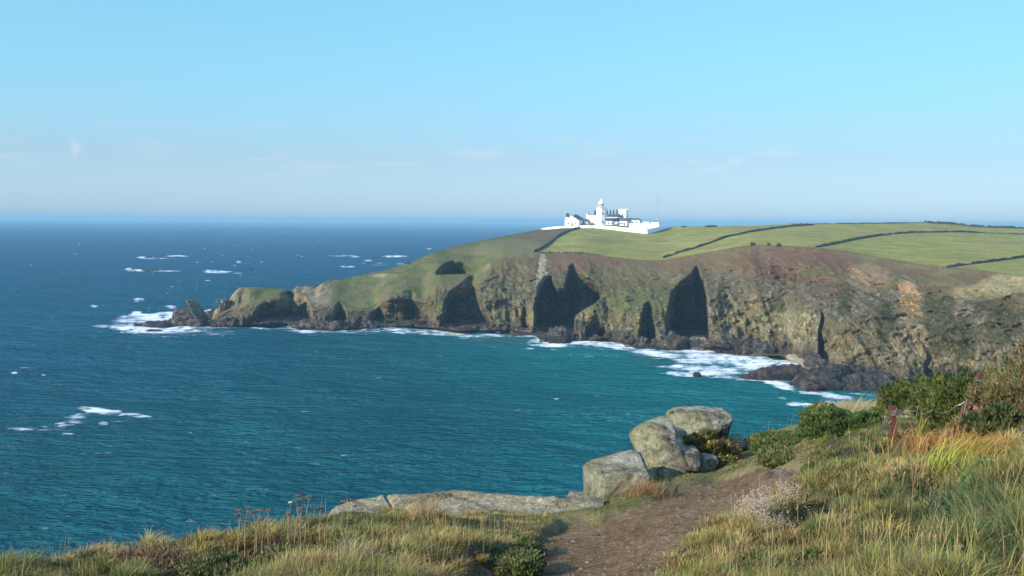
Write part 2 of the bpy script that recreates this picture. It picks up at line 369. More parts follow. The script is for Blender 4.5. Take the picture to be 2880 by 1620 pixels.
# dark slanting strata and vertical clefts
slant = np.stack([(Xm + .15 * Z0) / 15, Z0 / 30, Dg / 60], -1)
rg = ridged(slant, 5, 3); r2 = ridged(np.stack([(Xm + .12 * Z0) / 4.5, Z0 / 10, Dg / 14], -1), 4, 8); r3 = fbm(np.stack([Xm / 1.6, Z0 / 1.8, Dg / 12], -1), 3, 2)
big = sstep(1990, 2040, Xg)
amp = np.maximum(cliff, crag * .45)
blk = ridged(np.stack([Xm / 7, Z0 / 6, Dg / 9], -1), 4, 14); r4 = ridged(np.stack([Xm / 2.4, Z0 / 2.8, Dg / 4], -1), 3, 19)
rib = ridged(np.stack([(Xm + .1 * Z0) / 26, Z0 / 90, 0 * Xm], -1), 2, 33)
Dn = Dg - amp * ((4.5 + 2.0 * big) * (rg) + 8.0 * rib + (3.0 + 1.4 * big) * r2 + 2.6 * blk + 1.7 * r4 + 1.0 * r3) * np.minimum(1, np.minimum((Yg - YS[None]) / 12 + .2, 1))
heath = (Vg <= 0) * sstep(.7, .95, Ug)
Dn = Dn + (Vg > 0) * 1.2 * fbm(np.stack([Xm / 22, Dg / 22, 0 * Dg], -1), 3, 4) * np.clip(1 - Vg, 0, 1) - .8 * heath * fbm(np.stack([Xm / 5, Z0 / 3, Dg / 5], -1), 3, 44)
V3 = P(Xg, Yg, Dn)
V3[..., 2] = np.maximum(V3[..., 2], -.5)
# the first row sinks under the water, the back rows fall away out of sight
bot = P(xs, YB + 4, seaD(xs, YB) ); bot[:, 2] = -4
sk = V3[-1]; back = []
rxs = ray(xs, YS)[0]
for k, (dd, fz) in enumerate([(4, .99), (14, .93), (30, .8), (55, .55), (80, .2), (100, -.08)]):
    sc = np.interp(xs, [588, 817, 1190, 1520, 1800, 3350], [.32, .5, .7, 1.2, 3.5, 4.5])
    D_ = sk[:, 1] + dd * sc; z_ = sk[:, 2] * fz
    z_ = np.minimum(z_, H + (ray(xs, YS)[1]) * D_ - .15 * (k + 1))
    back.append(np.stack([rxs * D_, D_, z_], -1))
VV = np.concatenate([bot[None], V3, np.stack(back)], 0)
# colours
nr = VV.shape[0]
Xc = np.concatenate([Xg[:1], Xg, np.repeat(Xg[-1:], 6, 0)]); Yc = np.concatenate([Yg[:1], Yg, np.repeat(Yg[-1:], 6, 0)])
Uc = np.concatenate([Ug[:1], Ug, np.repeat(Ug[-1:], 6, 0)]); Vc = np.concatenate([Vg[:1], Vg, np.repeat(Vg[-1:], 6, 0)])
p3 = VV
gx = np.gradient(VV, axis=0); gy = np.gradient(VV, axis=1); nrm = np.cross(gy, gx); nrm /= np.linalg.norm(nrm, axis=-1, keepdims=True) + 1e-9
slope = np.abs(nrm[..., 2])
n_big = fbm(p3 / 14, 4, 21); n_med = fbm(p3 / np.array([3.5, 6, 9]), 4, 22); n_fin = fbm(p3 / 1.3, 3, 23); n_str = fbm(np.stack([(p3[..., 0] + .1 * p3[..., 2]) / 2.2, p3[..., 2] / 6, p3[..., 1] / 8], -1), 4, 24)
grey = np.array([.255, .218, .142]); tan_ = np.array([.27, .198, .10]); ochre = np.array([.28, .205, .08]); orange = np.array([.46, .22, .10])
vegd = np.array([.066, .064, .030]); veg = np.array([.125, .108, .046]); brack = np.array([.135, .082, .045]); heathc = np.array([.165, .125, .06]); darkr = np.array([.05, .045, .04]); brownr = np.array([.13, .085, .06])
field = np.array([.26, .245, .060]); field2 = np.array([.31, .27, .078])
rock = mix(grey, tan_, np.clip(.45 + 1.3 * n_med, 0, 1)); rock = mix(rock, ochre, .75 * np.clip(2.2 * (fbm(p3 / 5, 4, 31) - .16) + 1.0 * (1 - sstep(.25, .5, Uc)) * .6, 0, 1) * sstep(5, 9, p3[..., 2]))
rock = rock * (.86 + .35 * np.clip(n_str, -.5, .7) + .5 * np.clip(fbm(p3 / np.array([2.2, 4, 2.6]), 3, 26), -.6, .6))[..., None]
dark_s = np.clip(1.6 * (fbm(p3 / np.array([4, 8, 7]), 5, 61) - .15), 0, .75)
rock = mix(rock, np.array([.085, .08, .062]), dark_s)
vegc = mix(vegd, veg, np.clip(.5 + 1.5 * n_med + .6 * n_fin, 0, 1))
vegm = np.clip(1.5 * n_big + 1.2 * n_med + .45 * (slope - .45) * 3 + .35 + .8 * (Uc - .5), 0, 1)
vegm = sstep(.35, .7, vegm) * .85
lefts = 1 - sstep(1960, 2000, Xc)
vegm = np.clip(vegm + .25 * lefts * sstep(.3, .6, Uc) - .45 * (1 - lefts) * (1 - sstep(.7, .9, Uc)), 0, .92)
def blob(cx, cy, rx, ry, s=.35): 
    d = ((Xc - cx) / rx) ** 2 + ((Yc - cy) / ry) ** 2 + .55 * n_med + .35 * n_big; return 1 - sstep(1 - s, 1 + s, d)
land = mix(rock, vegc, vegm)
# vertical green streaks on the big cliff
for (a, b, rx, ry) in ((2185, 880, 22, 60), (2375, 800, 24, 90), (2490, 920, 32, 75), (2640, 880, 42, 130), (2700, 960, 50, 60), (2800, 860, 60, 30), (2030, 840, 12, 60), (2820, 920, 50, 50)):
    land = mix(land, mix(vegd, veg, np.clip(.4 + n_fin * 1.5, 0, 1)), blob(a, b, rx, ry) * .88)
topz = sstep(.66, .86, Uc + .12 * n_big + .05 * n_med)
hc = mix(heathc, veg, np.clip(.35 + 1.6 * n_med, 0, 1)); hc = mix(hc, brack, np.clip(.35 + 1.8 * fbm(p3 / 9, 3, 41) + .6 * blob(1640, 740, 150, 30), 0, 1) * .75)
land = mix(land, hc, topz * (1 - crag_c if False else 1))
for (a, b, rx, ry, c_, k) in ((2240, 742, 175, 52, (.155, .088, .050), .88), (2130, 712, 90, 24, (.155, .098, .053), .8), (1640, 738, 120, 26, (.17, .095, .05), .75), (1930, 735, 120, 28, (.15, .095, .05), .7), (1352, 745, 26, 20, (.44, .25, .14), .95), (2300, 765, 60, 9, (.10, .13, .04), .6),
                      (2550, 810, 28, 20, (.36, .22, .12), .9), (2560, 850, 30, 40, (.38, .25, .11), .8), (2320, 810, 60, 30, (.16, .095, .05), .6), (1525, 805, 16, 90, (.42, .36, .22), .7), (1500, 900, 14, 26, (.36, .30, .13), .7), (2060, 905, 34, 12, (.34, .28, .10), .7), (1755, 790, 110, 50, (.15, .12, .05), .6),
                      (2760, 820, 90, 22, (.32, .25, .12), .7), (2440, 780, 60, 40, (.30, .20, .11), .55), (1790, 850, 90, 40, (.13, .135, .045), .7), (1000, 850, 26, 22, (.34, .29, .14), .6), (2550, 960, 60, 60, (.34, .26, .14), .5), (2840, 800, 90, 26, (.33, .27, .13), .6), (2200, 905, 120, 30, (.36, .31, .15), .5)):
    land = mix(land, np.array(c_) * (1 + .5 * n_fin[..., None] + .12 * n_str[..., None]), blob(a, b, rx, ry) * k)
# promontory turf and fields
green = mix([.088, .102, .032], [.145, .135, .05], np.clip(.5 + 1.6 * n_med + .5 * n_fin, 0, 1)); green = mix(green, [.15, .115, .065], np.clip(2.5 * (n_big - .08), 0, .75))
gm = sstep(0, .08, Vc + .05 * n_med) * (1 - sstep(1480, 1530, Xc + (Yc - 700) * -1.6)) 
gm = np.maximum(gm, sstep(.78, .95, Uc + .1 * n_med) * (1 - sstep(1340, 1420, Xc)))
crc = np.clip((1 - sstep(900, 955, Xc)) * sstep(820, 832, Xc) + (1 - sstep(655, 720, Xc)) + blob(1080, 776, 40, 6), 0, 1)
green = mix(green, rock, crc)
land = mix(land, green, gm)
brow = blob(1440, 700, 95, 28) + blob(1330, 705, 60, 12); land = mix(land, mix([.21, .16, .08], [.15, .15, .05], np.clip(.5 + 2 * n_med, 0, 1)), np.clip(brow, 0, 1) * .85)
fm = sstep(0.0, .03, Vc) * sstep(1500, 1515, Xc + (Yc - 709) * 1.55)
wall1x = np.interp(Yc, [641, 650, 665, 690, 709], [1628, 1600, 1570, 1540, 1507])
fm = (Vc > 0.0) * sstep(-1, 3, Xc - wall1x)
f0 = mix(field, field2, np.clip(.5 + 1.2 * fbm(p3 / 18, 4, 51), 0, 1)); f0 = f0 * (1 + .22 * n_med + .25 * n_big + .12 * n_fin)[..., None]; f0 = mix(f0, [.16, .14, .065], np.clip(3 * (fbm(p3 / np.array([30, 12, 30]), 4, 57) - .2), 0, .5))
f0 = mix(f0, [.19, .145, .07], np.clip(1 - Vc / .04, 0, 1) * .7)
land = mix(land, f0, fm)
dark = 1 - sstep(2.5, 8.0, p3[..., 2] + 3.0 * n_med + 2 * n_big)
land = mix(land, mix(darkr, brownr, np.clip(.4 + 1.8 * n_med, 0, 1)), dark * .93)
land = np.clip(land, .012, .8)
fq = grid_faces(nr, nc_)
rk = np.clip((1 - np.clip(gm * (1 - crc) + fm, 0, 1)) * (1 - .75 * vegm) * (1 - .9 * topz), 0, 1)
o = arr_mesh('headland', VV.reshape(-1, 3), [fq[:, ::-1]], M_LAND, land.reshape(-1, 3), True, attrs={'rk': rk.ravel()}); tag(o, kind='structure', label='grassy sea cliff headland across the bay')
def land_at(px, py):
    x = np.asarray(px, float); y = np.asarray(py, float); D, u, v = landD(x, y)
    return P(x, y, D + relief(x, y))

# ------------------------------------------------------------------ rocks
_ico = {}
def ico(n):
    if n not in _ico:
        import bmesh
        bm = bmesh.new(); bmesh.ops.create_icosphere(bm, subdivisions=n, radius=1)
        bm.verts.ensure_lookup_table(); _ico[n] = (np.array([v.co[:] for v in bm.verts]), np.array([[v.index for v in f.verts] for f in bm.faces])); bm.free()
    return _ico[n]
def rock_verts(dims, seed, n=4, box=.55, cuts=7, rough=.10, lo=.62):
    v, f = ico(n); r = np.random.default_rng(seed)
    p = np.sign(v) * np.abs(v) ** box; p = p / np.maximum(np.abs(p).max(1, keepdims=True) ** .0, 1)
    p = p / np.linalg.norm(p, axis=1).mean() 
    for _ in range(cuts):
        d = r.normal(size=3); d /= np.linalg.norm(d); k = r.uniform(lo, .95) * np.percentile(p @ d, 97)
        ex = np.maximum(p @ d - k, 0); p = p - ex[:, None] * d * .9
    p = p * np.array(dims)
    s = min(dims)
    nn = v / np.linalg.norm(v, axis=1, keepdims=True)
    q = p / s
    p = p + nn * (rough * s * (1.2 * fbm(q * 1.3 + seed, 4, seed) + .8 * ridged(q * 2.6 + seed, 3, seed + 5)))[:, None]
    return p, f
def shore_cols(p, seed=0, z0=0.0, hi=(.17, .12, .085), hz=3.0):
    nz = fbm(p / 2.2 + seed, 4, 71); n2 = fbm(p / .8 + seed, 3, 72)
    c = mix([.045, .042, .04], hi, np.clip(.35 + 1.6 * nz + .8 * n2, 0, 1))
    wet = 1 - sstep(.3, hz, p[:, 2] - z0 + nz * 1.5); return mix(c, [.03, .028, .027], wet * .7)
def rotz(p, a):
    c, s = math.cos(a), math.sin(a); return np.stack([p[:, 0] * c - p[:, 1] * s, p[:, 0] * s + p[:, 1] * c, p[:, 2]], 1)

# the fin stack: sheared blade-like slab
def loft_rock(name, levels, seed, mat, n=40, rough=.5, colf=None, smooth=False, sharp=None):
    """levels: (z, x_left, x_right, y_mid, half_depth)"""
    lv = np.array(levels, float); nz = 46
    zz = np.linspace(lv[0, 0], lv[-1, 0], nz); q = [np.interp(zz, lv[:, 0], lv[:, k]) for k in range(1, 5)]
    a = np.linspace(0, 2 * math.pi, n, endpoint=False); cx = np.sign(np.cos(a)) * np.abs(np.cos(a)) ** .6; cy = np.sign(np.sin(a)) * np.abs(np.sin(a)) ** .8
    if sharp is not None:
        pg = np.array(sharp + [sharp[0]], float); tt_ = np.linspace(0, len(sharp), n, endpoint=False); cx = np.interp(tt_, range(len(pg)), pg[:, 0]); cy = np.interp(tt_, range(len(pg)), pg[:, 1])
    V = np.zeros((nz, n, 3))
    for i in range(nz):
        V[i, :, 0] = (q[0][i] + q[1][i]) / 2 + cx * (q[1][i] - q[0][i]) / 2; V[i, :, 1] = q[2][i] + cy * q[3][i]; V[i, :, 2] = zz[i]
    out = np.stack([cx, cy, 0 * cx], -1)[None]
    nn = fbm(V / np.array([3, 3, 7.]) + seed, 4, seed) * 1.3 + ridged(V / 2.2 + seed, 3, seed + 2) * .4
    w = np.minimum(1, (q[1] - q[0]) / 4)[:, None]
    V = V + out * (rough * nn * w)[..., None]
    i = np.arange(nz * n).reshape(nz, n); j = np.roll(i, -1, 1)
    f = np.stack([i[:-1], j[:-1], j[1:], i[1:]], -1).reshape(-1, 4)
    Vf = V.reshape(-1, 3); top = Vf[-n:].mean(0)[None]; Vf = np.concatenate([Vf, top]); t = np.stack([i[-1], j[-1], np.full(n, len(Vf) - 1)], -1)
    loc = (float(q[0][0] + q[1][0]) / 2, float(q[2][0]), 0)
    cols = (colf or shore_cols)(Vf)
    return arr_mesh(name, Vf, [f, t], mat, cols, smooth, loc=loc)
Df = 560.0
def fx(px): return float(ray(px, 900)[0] * Df)
def fz(py, px=540): return float(H + ray(px, py)[1] * Df)
def fin_col(p):
    nz = fbm(p / 2.5, 4, 81); c = mix([.10, .10, .075], [.20, .19, .12], np.clip(.5 + 1.5 * nz, 0, 1)); return mix(c, [.045, .04, .036], 1 - sstep(1, 5, p[:, 2] + 2 * nz))
o = loft_rock('fin_rock', [(-3, fx(548), fx(590), Df, 5), (fz(912), fx(549), fx(586), Df, 5), (fz(893), fx(546), fx(582), Df, 4.6), (fz(880), fx(540), fx(575), Df, 4.2), (fz(865), fx(532), fx(565), Df, 3.6), (fz(852), fx(527), fx(555), Df, 2.8), (fz(845), fx(524), fx(546), Df, 1.6), (fz(842), fx(526), fx(538), Df, .8)], 4, M_ROCK, colf=fin_col, rough=.35, sharp=[(1, .5), (.2, 1), (-1, .6), (-.95, -.2), (-.45, -1)])
tag(o, 'tall dark fin of rock standing up like a sail at the tip of the headland', 'sea stack')

def reef(name, label, x0, x1, ytop, ybase, D, depth, seed, group=None, hi=(.17, .12, .085), lift=0, cat='rock'):
    D = min(D, float(seaD((x0 + x1) / 2, ybase)) + depth * .3)
    w = float((ray(x1, ybase)[0] - ray(x0, ybase)[0]) * D) / 2; h = float((ray(x0, ytop)[1] - ray(x0, ybase)[1]) * D) * (.75 if cat == 'skerry' else 1)
    cxm = float(ray((x0 + x1) / 2, ybase)[0] * D); zb = float(H + ray((x0 + x1) / 2, ybase)[1] * D)
    p, f = rock_verts((w, depth, h * 1.05), seed, 5, .7, 9, .0, .6)
    nn_ = p / np.array([w * w, depth * depth, h * h]); nn_ = nn_ / (np.linalg.norm(nn_, axis=1, keepdims=True) + 1e-9); nn_[:, 2] += .3; p = p + nn_ * (min(h, 6) * .28 * (ridged(p / np.array([3.2, 5, 4.5]) + seed, 5, seed) + .8 * fbm(p / 2.2 + seed, 4, seed + 3)))[:, None]
    mn, mx_ = np.percentile(p[:, 0], 2), np.percentile(p[:, 0], 98); p[:, 0] = (p[:, 0] - (mn + mx_) / 2) * (2 * w / (mx_ - mn)); p[:, 2] = p[:, 2] * (h * 1.02 / np.percentile(p[:, 2], 99.0)) + lift
    loc = (cxm, D + depth * .6, zb - .1)
    pw = p + np.array(loc)
    o = arr_mesh(name, pw, [f], M_ROCK, shore_cols(pw, seed, zb, hi), False, loc=loc)
    return tag(o, label, cat, group)
reef('reef_rock', 'low flat topped dark reef at far left of the headland tip with surf around it', 376, 470, 904, 924, 560, 6, 101)
reef('reef_rock', 'low dark reef with a humped top just left of the fin rock', 452, 545, 896, 921, 563, 7, 102)
reef('reef_rock', 'brown rock shelf rising behind the fin rock on its left', 474, 560, 871, 905, 592, 10, 103, hi=(.20, .13, .09))
reef('reef_rock', 'small brown rock wedge touching the foot of the fin rock', 526, 572, 898, 923, 554, 4, 104, hi=(.2, .15, .1))
reef('reef_rock', 'dark rock ledge between the fin rock and the grassy knoll', 578, 668, 893, 922, 562, 8, 105)
reef('reef_rock', 'small dark rocks behind the fin rock on its right', 574, 628, 871, 895, 592, 6, 106)
reef('reef_rock', 'pale brown sloping ledge at the foot of the grassy knoll', 640, 692, 888, 915, 560, 7, 107, hi=(.28, .2, .14))
reef('reef_rock', 'round topped tan rock shoulder on the left flank of the grassy knoll', 611, 652, 845, 905, 584, 7, 108, hi=(.30, .24, .15))
reef('reef_rock', 'tiny wet rock lying just in front of the flat topped reef', 408, 456, 926, 933, 545, 2, 109)
reef('shore_ledge', 'broad brown rock ledge below the turf slope right of the knoll', 826, 900, 902, 927, 546, 8, 110, hi=(.24, .16, .11))
reef('shore_ledge', 'brown ledge with a pale yellowish snout at the waterline', 876, 975, 905, 931, 545, 8, 111, hi=(.24, .17, .11))
reef('shore_ledge', 'layered brown ledge under the lit yellow outcrop', 960, 1064, 899, 925, 552, 9, 112, hi=(.22, .15, .1))
reef('shore_ledge', 'low ledge of brown slabs jutting from the foot of the tall ochre pillar', 1436, 1526, 922, 942, 528, 7, 113, hi=(.28, .17, .11))
reef('shore_ledge', 'dark seaweed covered point running into white surf in mid bay', 1518, 1610, 925, 965, 508, 9, 114)
reef('shore_ledge', 'dark round rock standing in the surf beside a small inlet', 1782, 1824, 950, 980, 492, 6, 115)
reef('shore_ledge', 'rocky brown point left of the beach with surf below', 1828, 1950, 940, 984, 486, 10, 116, hi=(.19, .14, .095))
reef('shore_ledge', 'pale dry rock shelf at the back of the inlet left of the beach', 1945, 2000, 950, 975, 500, 7, 117, hi=(.34, .29, .2))
reef('shore_ledge', 'large dark boulder at the left of the beach surf', 2010, 2050, 958, 990, 478, 7, 118)
reef('shore_ledge', 'long dark rock bank behind the surf left of the sand', 2045, 2150, 955, 995, 480, 9, 119)
reef('shore_ledge', 'broad dark slab rock at the left end of the sand', 2120, 2222, 962, 1001, 474, 9, 120, hi=(.15, .13, .11))
reef('shore_ledge', 'dark boulder mound behind the sandy beach', 2330, 2420, 965, 1028, 430, 11, 121, hi=(.11, .1, .085))
reef('shore_ledge', 'dark ledge capped with golden lichen right of the beach', 2420, 2520, 970, 1040, 420, 12, 122, hi=(.2, .15, .07))
reef('shore_ledge', 'blocky dark rock rising behind the headland outcrop by the beach', 2268, 2350, 1004, 1050, 415, 9, 123, hi=(.16, .13, .11))
reef('beach_outcrop', 'long dark outcrop running seaward in front of the sandy beach', 2088, 2300, 1036, 1072, 400, 10, 124, hi=(.16, .10, .075))
reef('beach_outcrop', 'tall wall like dark outcrop in front of the beach, its highest left half', 2258, 2425, 1033, 1100, 372, 7, 125, hi=(.10, .085, .075))
reef('beach_outcrop', 'right half of the wall like outcrop, sloping down behind the gorse', 2375, 2545, 1050, 1104, 370, 7, 128, hi=(.10, .085, .075))
reef('beach_outcrop', 'brown seaward foot of the wall like outcrop with surf breaking on it', 2242, 2330, 1066, 1103, 378, 9, 126, hi=(.16, .10, .075))
reef('surf_rock', 'small lone rock awash in the surf off the beach', 1951, 1973, 1048, 1057, 412, 2.5, 127)
for k, (a, b, yt, yb, lab) in enumerate([(396, 440, 755, 762, 'flat dark skerry ringed by foam far out left'), (402, 425, 719, 725, 'white washed skerry with spray, farthest out left'), (690, 708, 752, 758, 'small reddish skerry in open sea, mid left'), (1135, 1158, 733, 742, 'dark skerry near the far side of the headland'), (1028, 1060, 738, 743, 'low skerry in broken water off the far side'), (936, 962, 715, 719, 'low skerry in a thin line of foam beyond the headland'), (1045, 1070, 720, 724, 'low rock under a white breaker close to the headland ridge')]):
    D = float(seaD((a + b) / 2, yb)); reef('skerry', lab, a, b, yt, yb, D, 7, 140 + k, cat='skerry')

reef('crag_rock', 'tan knobbly crag in the dip right of the grassy knoll', 824, 862, 804, 838, 618, 5, 160, hi=(.30, .25, .16))
reef('crag_rock', 'tan crag of upright knobs immediately left of the long dark ridge rock', 855, 893, 806, 836, 622, 5, 161, hi=(.28, .235, .15))
reef('crag_rock', 'long dark ridge rock on the skyline above the turf slope', 890, 962, 787, 812, 634, 6, 162, hi=(.20, .17, .12))
reef('crag_rock', 'yellow lichened outcrop at the left end of the turf slope', 880, 925, 850, 902, 592, 7, 163, hi=(.34, .28, .14))
# boulders at the foot of the cliffs
protos = []
for k in range(6):
    p, f = rock_verts((1.2, 1.0, .8), 200 + k, 3, .8, 8, .14, .5)
    c_ = mix([.05, .046, .042], [.20, .15, .11] if k % 2 else [.12, .11, .10], np.clip(.45 + 1.5 * fbm(p * 1.1 + k, 3, 5), 0, 1))
    protos.append((p, f, c_))
meshes = []
r = np.random.default_rng(5)
spots = []
for (a, b, n, sp_) in ((700, 830, 6, 4), (900, 1230, 22, 9), (1240, 1440, 34, 18), (1520, 1720, 18, 10), (1740, 1850, 12, 10), (1900, 2200, 52, 26), (2330, 2560, 34, 30)):
    for _ in range(n):
        x = r.uniform(a, b); spots.append((x, float(yb_f(x)) - r.uniform(0, sp_) ** 1.0 - 1))
for k, (x, y) in enumerate(spots):
    if x > 2330: y = r.uniform(1005, 1045)
    D = float(seaD(x, yb_f(x))) + max(0, (float(yb_f(x)) - y)) * .35
    pt = P(x, y, D); s = r.uniform(.9, 2.6) * (1.25 if x > 1900 else 1)
    if k < 6:
        p, f, c_ = protos[k]; o = arr_mesh('shore_boulder', p, [f], M_ROCK, c_); meshes.append(o.data)
    else:
        o = link(bpy.data.objects.new('shore_boulder', meshes[k % 6]))
    o.location = (float(pt[0]), float(pt[1]), float(pt[2]) - .1); o.scale = (s, s * r.uniform(.8, 1.2), s * r.uniform(.6, 1)); o.rotation_euler = (0, 0, r.uniform(0, 6.28))
    tag(o, 'dark wet boulder among the many at the foot of the sea cliffs', 'boulder', 'boulders at the foot of the cliffs')

# sand
bp = np.array([(2180, 1003), (2205, 1001), (2250, 998), (2340, 1003), (2350, 1016), (2300, 1035), (2262, 1046), (2240, 1033), (2215, 1018)], float)
xx = np.linspace(2150, 2460, 60); tt = np.linspace(0, 1, 24)
ylo = np.interp(xx, [2150, 2195, 2244, 2262, 2300, 2460], [1000, 1005, 1036, 1062, 1075, 1085]); yhi = np.interp(xx, [2150, 2200, 2300, 2350, 2460], [997, 997, 992, 997, 1015])
Xb = np.repeat(xx[None], 24, 0); Yb_ = ylo[None] + (yhi - ylo)[None] * tt[:, None]
zb = -.4 + 3.4 * tt[:, None] ** .8 + 0 * Xb + .12 * fbm(np.stack([Xb / 12, Yb_ / 4, 0 * Xb], -1), 3, 3)
Dbch = (H - zb) / -ray(Xb, Yb_)[1]
Vb = P(Xb, Yb_, Dbch)
cb = mix([.18, .14, .10], [.31, .25, .17], sstep(.25, .6, tt)[:, None] + 0 * Xb)
o = arr_mesh('beach', Vb.reshape(-1, 3), [grid_faces(24, 60)], M_SOIL, cb.reshape(-1, 3), True); tag(o, kind='structure', label='small sandy beach under the cliff')

# ------------------------------------------------------------------ stone hedges between the fields
def hedge(label, pts, h=1.5, w=1.3, seed=0, green=.3):
    pts = np.array(pts, float); t = np.linspace(0, len(pts) - 1, 140)
    px = np.interp(t, np.arange(len(pts)), pts[:, 0]); py = np.interp(t, np.arange(len(pts)), pts[:, 1])
    py = np.maximum(py, ysk_f(px) + .3)
    g = land_at(px, py); d = np.gradient(g[:, :2], axis=0); d /= np.linalg.norm(d, axis=1, keepdims=True); n = np.stack([-d[:, 1], d[:, 0]], 1)
    prof = [(-1, -.6), (-.85, .5), (-.55, .95), (0, 1.05), (.55, .95), (.85, .5), (1, -.6)]
    V = np.zeros((140, 7, 3))
    for k, (a, b) in enumerate(prof):
        V[:, k, :2] = g[:, :2] + n * (a * w / 2); V[:, k, 2] = g[:, 2] + b * h
    V *= 1.0; V[:, :, 2] -= (.55 * h * np.clip(2.2 * (fbm(np.stack([g[:, 0] / 7, g[:, 1] / 7, 0 * g[:, 0]], -1), 3, seed + 9) - .12), 0, .9))[:, None]
    V += .30 * np.stack([fbm(V / 1.6, 3, seed), fbm(V / 1.6, 3, seed + 1), 1.3 * fbm(V / 2.4, 3, seed + 2)], -1)
    cols = mix(mix([.15, .13, .095], [.10, .11, .045], np.clip(green + 1.5 * fbm(V / 3, 3, seed + 4), 0, 1)), [.24, .21, .16], np.clip(fbm(V / 1.1, 2, seed + 5) * 1.6, 0, .7))
    mid = g[70]
    o = arr_mesh('field_hedge', V.reshape(-1, 3), [grid_faces(140, 7)], M_ROCK, cols.reshape(-1, 3), False, loc=mid)
    tag(o, label, 'stone hedge', 'stone hedges between the fields')
hedge('stone hedge climbing from the cliff edge to the white lighthouse wall', [(1507, 709), (1522, 700), (1540, 690), (1556, 676), (1572, 664), (1600, 651), (1630, 642)], 1.6, 1.6, 1)
hedge('long stone hedge curving up between the first and second fields right of the lighthouse', [(1868, 726), (1905, 713), (1945, 702), (1981, 690), (2040, 668), (2100, 655), (2170, 644), (2230, 637), (2288, 633)], 1.4, 1.7, 2)
hedge('middle stone hedge sweeping right across the fields above the bracken', [(2296, 696), (2345, 687), (2400, 675), (2480, 662), (2560, 655), (2700, 653), (2790, 657), (2960, 664)], 1.3, 1.6, 3)
hedge('lowest stone hedge at the right edge beside the cliff path', [(2640, 756), (2700, 748), (2790, 736), (2880, 724), (3100, 700)], 1.2, 1.2, 4)
hedge('dark scrubby hedge along the right hand skyline', [(2600, 627), (2688, 632), (2748, 639), (2800, 641), (2880, 643), (3200, 648)], 2.0, 2.0, 5, .7)
hedge('low grassy bank along the bottom of the field under the lighthouse', [(1508, 711), (1560, 712), (1637, 713), (1690, 719)], .8, 1.5, 6, .8)
hedge('thin hedge on the skyline left of the dark scrub', [(2223, 631), (2300, 631), (2445, 629), (2600, 627)], .8, 1.2, 7, .6)

def bush_far(px, py, w, h, label, seed):
    g = land_at(np.array([px]), np.array([py]))[0]
    w *= .75; h *= .7
    p, f = rock_verts((w, w * .7, h), seed, 4, 1.0, 2, .35, .8)
    c_ = mix([.03, .045, .02], [.08, .10, .035], np.clip(.5 + 1.5 * fbm(p * 2, 3, seed), 0, 1))
    o = arr_mesh('skyline_bush', p, [f], M_ROCK, c_); o.location = (float(g[0]), float(g[1]), float(g[2]) + h * .3); tag(o, label, 'bush', 'bushes on the fields')
bush_far(2001, 638, 7, 1.3, 'wide low dark bush on the skyline right of the lighthouse', 300)
bush_far(1923, 639, 2.5, 1.1, 'tiny dark bush on the skyline nearest the lighthouse', 301)
bush_far(2117, 689, 1.6, 1.4, 'small round bush on the brow above the bracken slope', 302)
bush_far(2162, 690, 1.2, 1.3, 'small bush second along the brow above the bracken', 303)
bush_far(2190, 692, 1.5, 1.6, 'upright small bush at the right of the brow row', 304)
bush_far(2805, 641, 1.3, 1.8, 'lone upright bush poking above the right skyline hedge', 305)

# ------------------------------------------------------------------ the lighthouse station
YAW = R(22)
PXM = 885.0 / F
def site(px, py, rz=None, D=None):
    py = max(py, float(ysk_f(px)) + .3) if D is None else py
    g = land_at(np.array([px]), np.array([py]))[0] if D is None else P(px, py, D)
    return tuple(float(v) for v in g)
def bld(name, label, cat, px, py, D=885.0, rz=-1, base_drop=2.0):
    g = P(px, py, D); o = empty(name, tuple(float(v) for v in g), -YAW if rz == -1 else rz); return tag(o, label, cat)
def window(parent, x, y, z, w, h, face='front', name='window'):
    m_ = MB()
    if face == 'front': m_.box(x - w / 2, x + w / 2, y - .06, y + .05, z, z + h)
    else: m_.box(y - .05, y + .06, x - w / 2, x + w / 2, z, z + h)
    return m_.build(name, M_GLASS, parent)
# gabled cottage, gable towards the bay
t = bld('gabled_cottage', 'white gabled cottage with dark slate roof left of the lighthouse tower', 'cottage', 1608, 635, 880)
w = 6.0
m_ = MB(); m_.box(-w, w, 0, 19, -3, 4.3); m_.add([(-w, 0, 4.3), (w, 0, 4.3), (0, 0, 7.9), (-w, .3, 4.3), (w, .3, 4.3), (0, .3, 7.9)], [(0, 1, 2), (3, 5, 4), (0, 2, 5, 3), (1, 4, 5, 2)]); m_.build('wall', M_WHITE, t)
rf = MB().gable(-w - .3, w + .3, .3, 19.4, 4.32, 7.95, 0).build('roof', M_SLATE, t)
for k in range(5): MB().box(-.35, .35, 6 + k * 2.2, 6.7 + k * 2.2, 7.2, 9.0).build('chimney', M_DARK, rf)
window(t, -2.9, 0, 1.2, 1.0, 1.5); window(t, 3.0, 0, 1.4, .9, 1.1); window(t, .15, 0, 5.2, .7, .7); MB().box(-.2, .8, -.07, .05, -.2, 2.5).build('door', M_DARK, t)
t = bld('water_tank', 'dark round tank on a pale post left of the gabled cottage', 'tank', 1595.5, 633, 905)
MB().lathe([(1.0, 6.6), (1.35, 6.9), (1.4, 9.0), (1.0, 9.6), (.1, 9.8)], 16).build('tank_body', M_DARK, t, True); MB().box(-.9, .9, -.9, .9, -3, 6.6).build('stand', M_WHITE, t)
t = bld('flagpole', 'slim white flagpole at the left end of the lighthouse station', 'flagpole', 1589, 634, 880)
MB().tube([(0, 0, -1), (0, 0, 11.5)], [.16, .1], 6).build('pole', M_WHITE, t); MB().lathe([(.05, 11.5), (.22, 11.65), (.05, 11.85)], 8).build('finial', M_WHITE, t)
t = bld('store_shed', 'low grey shed between the gabled cottage and the block by the tower', 'shed', 1641, 633, 886)
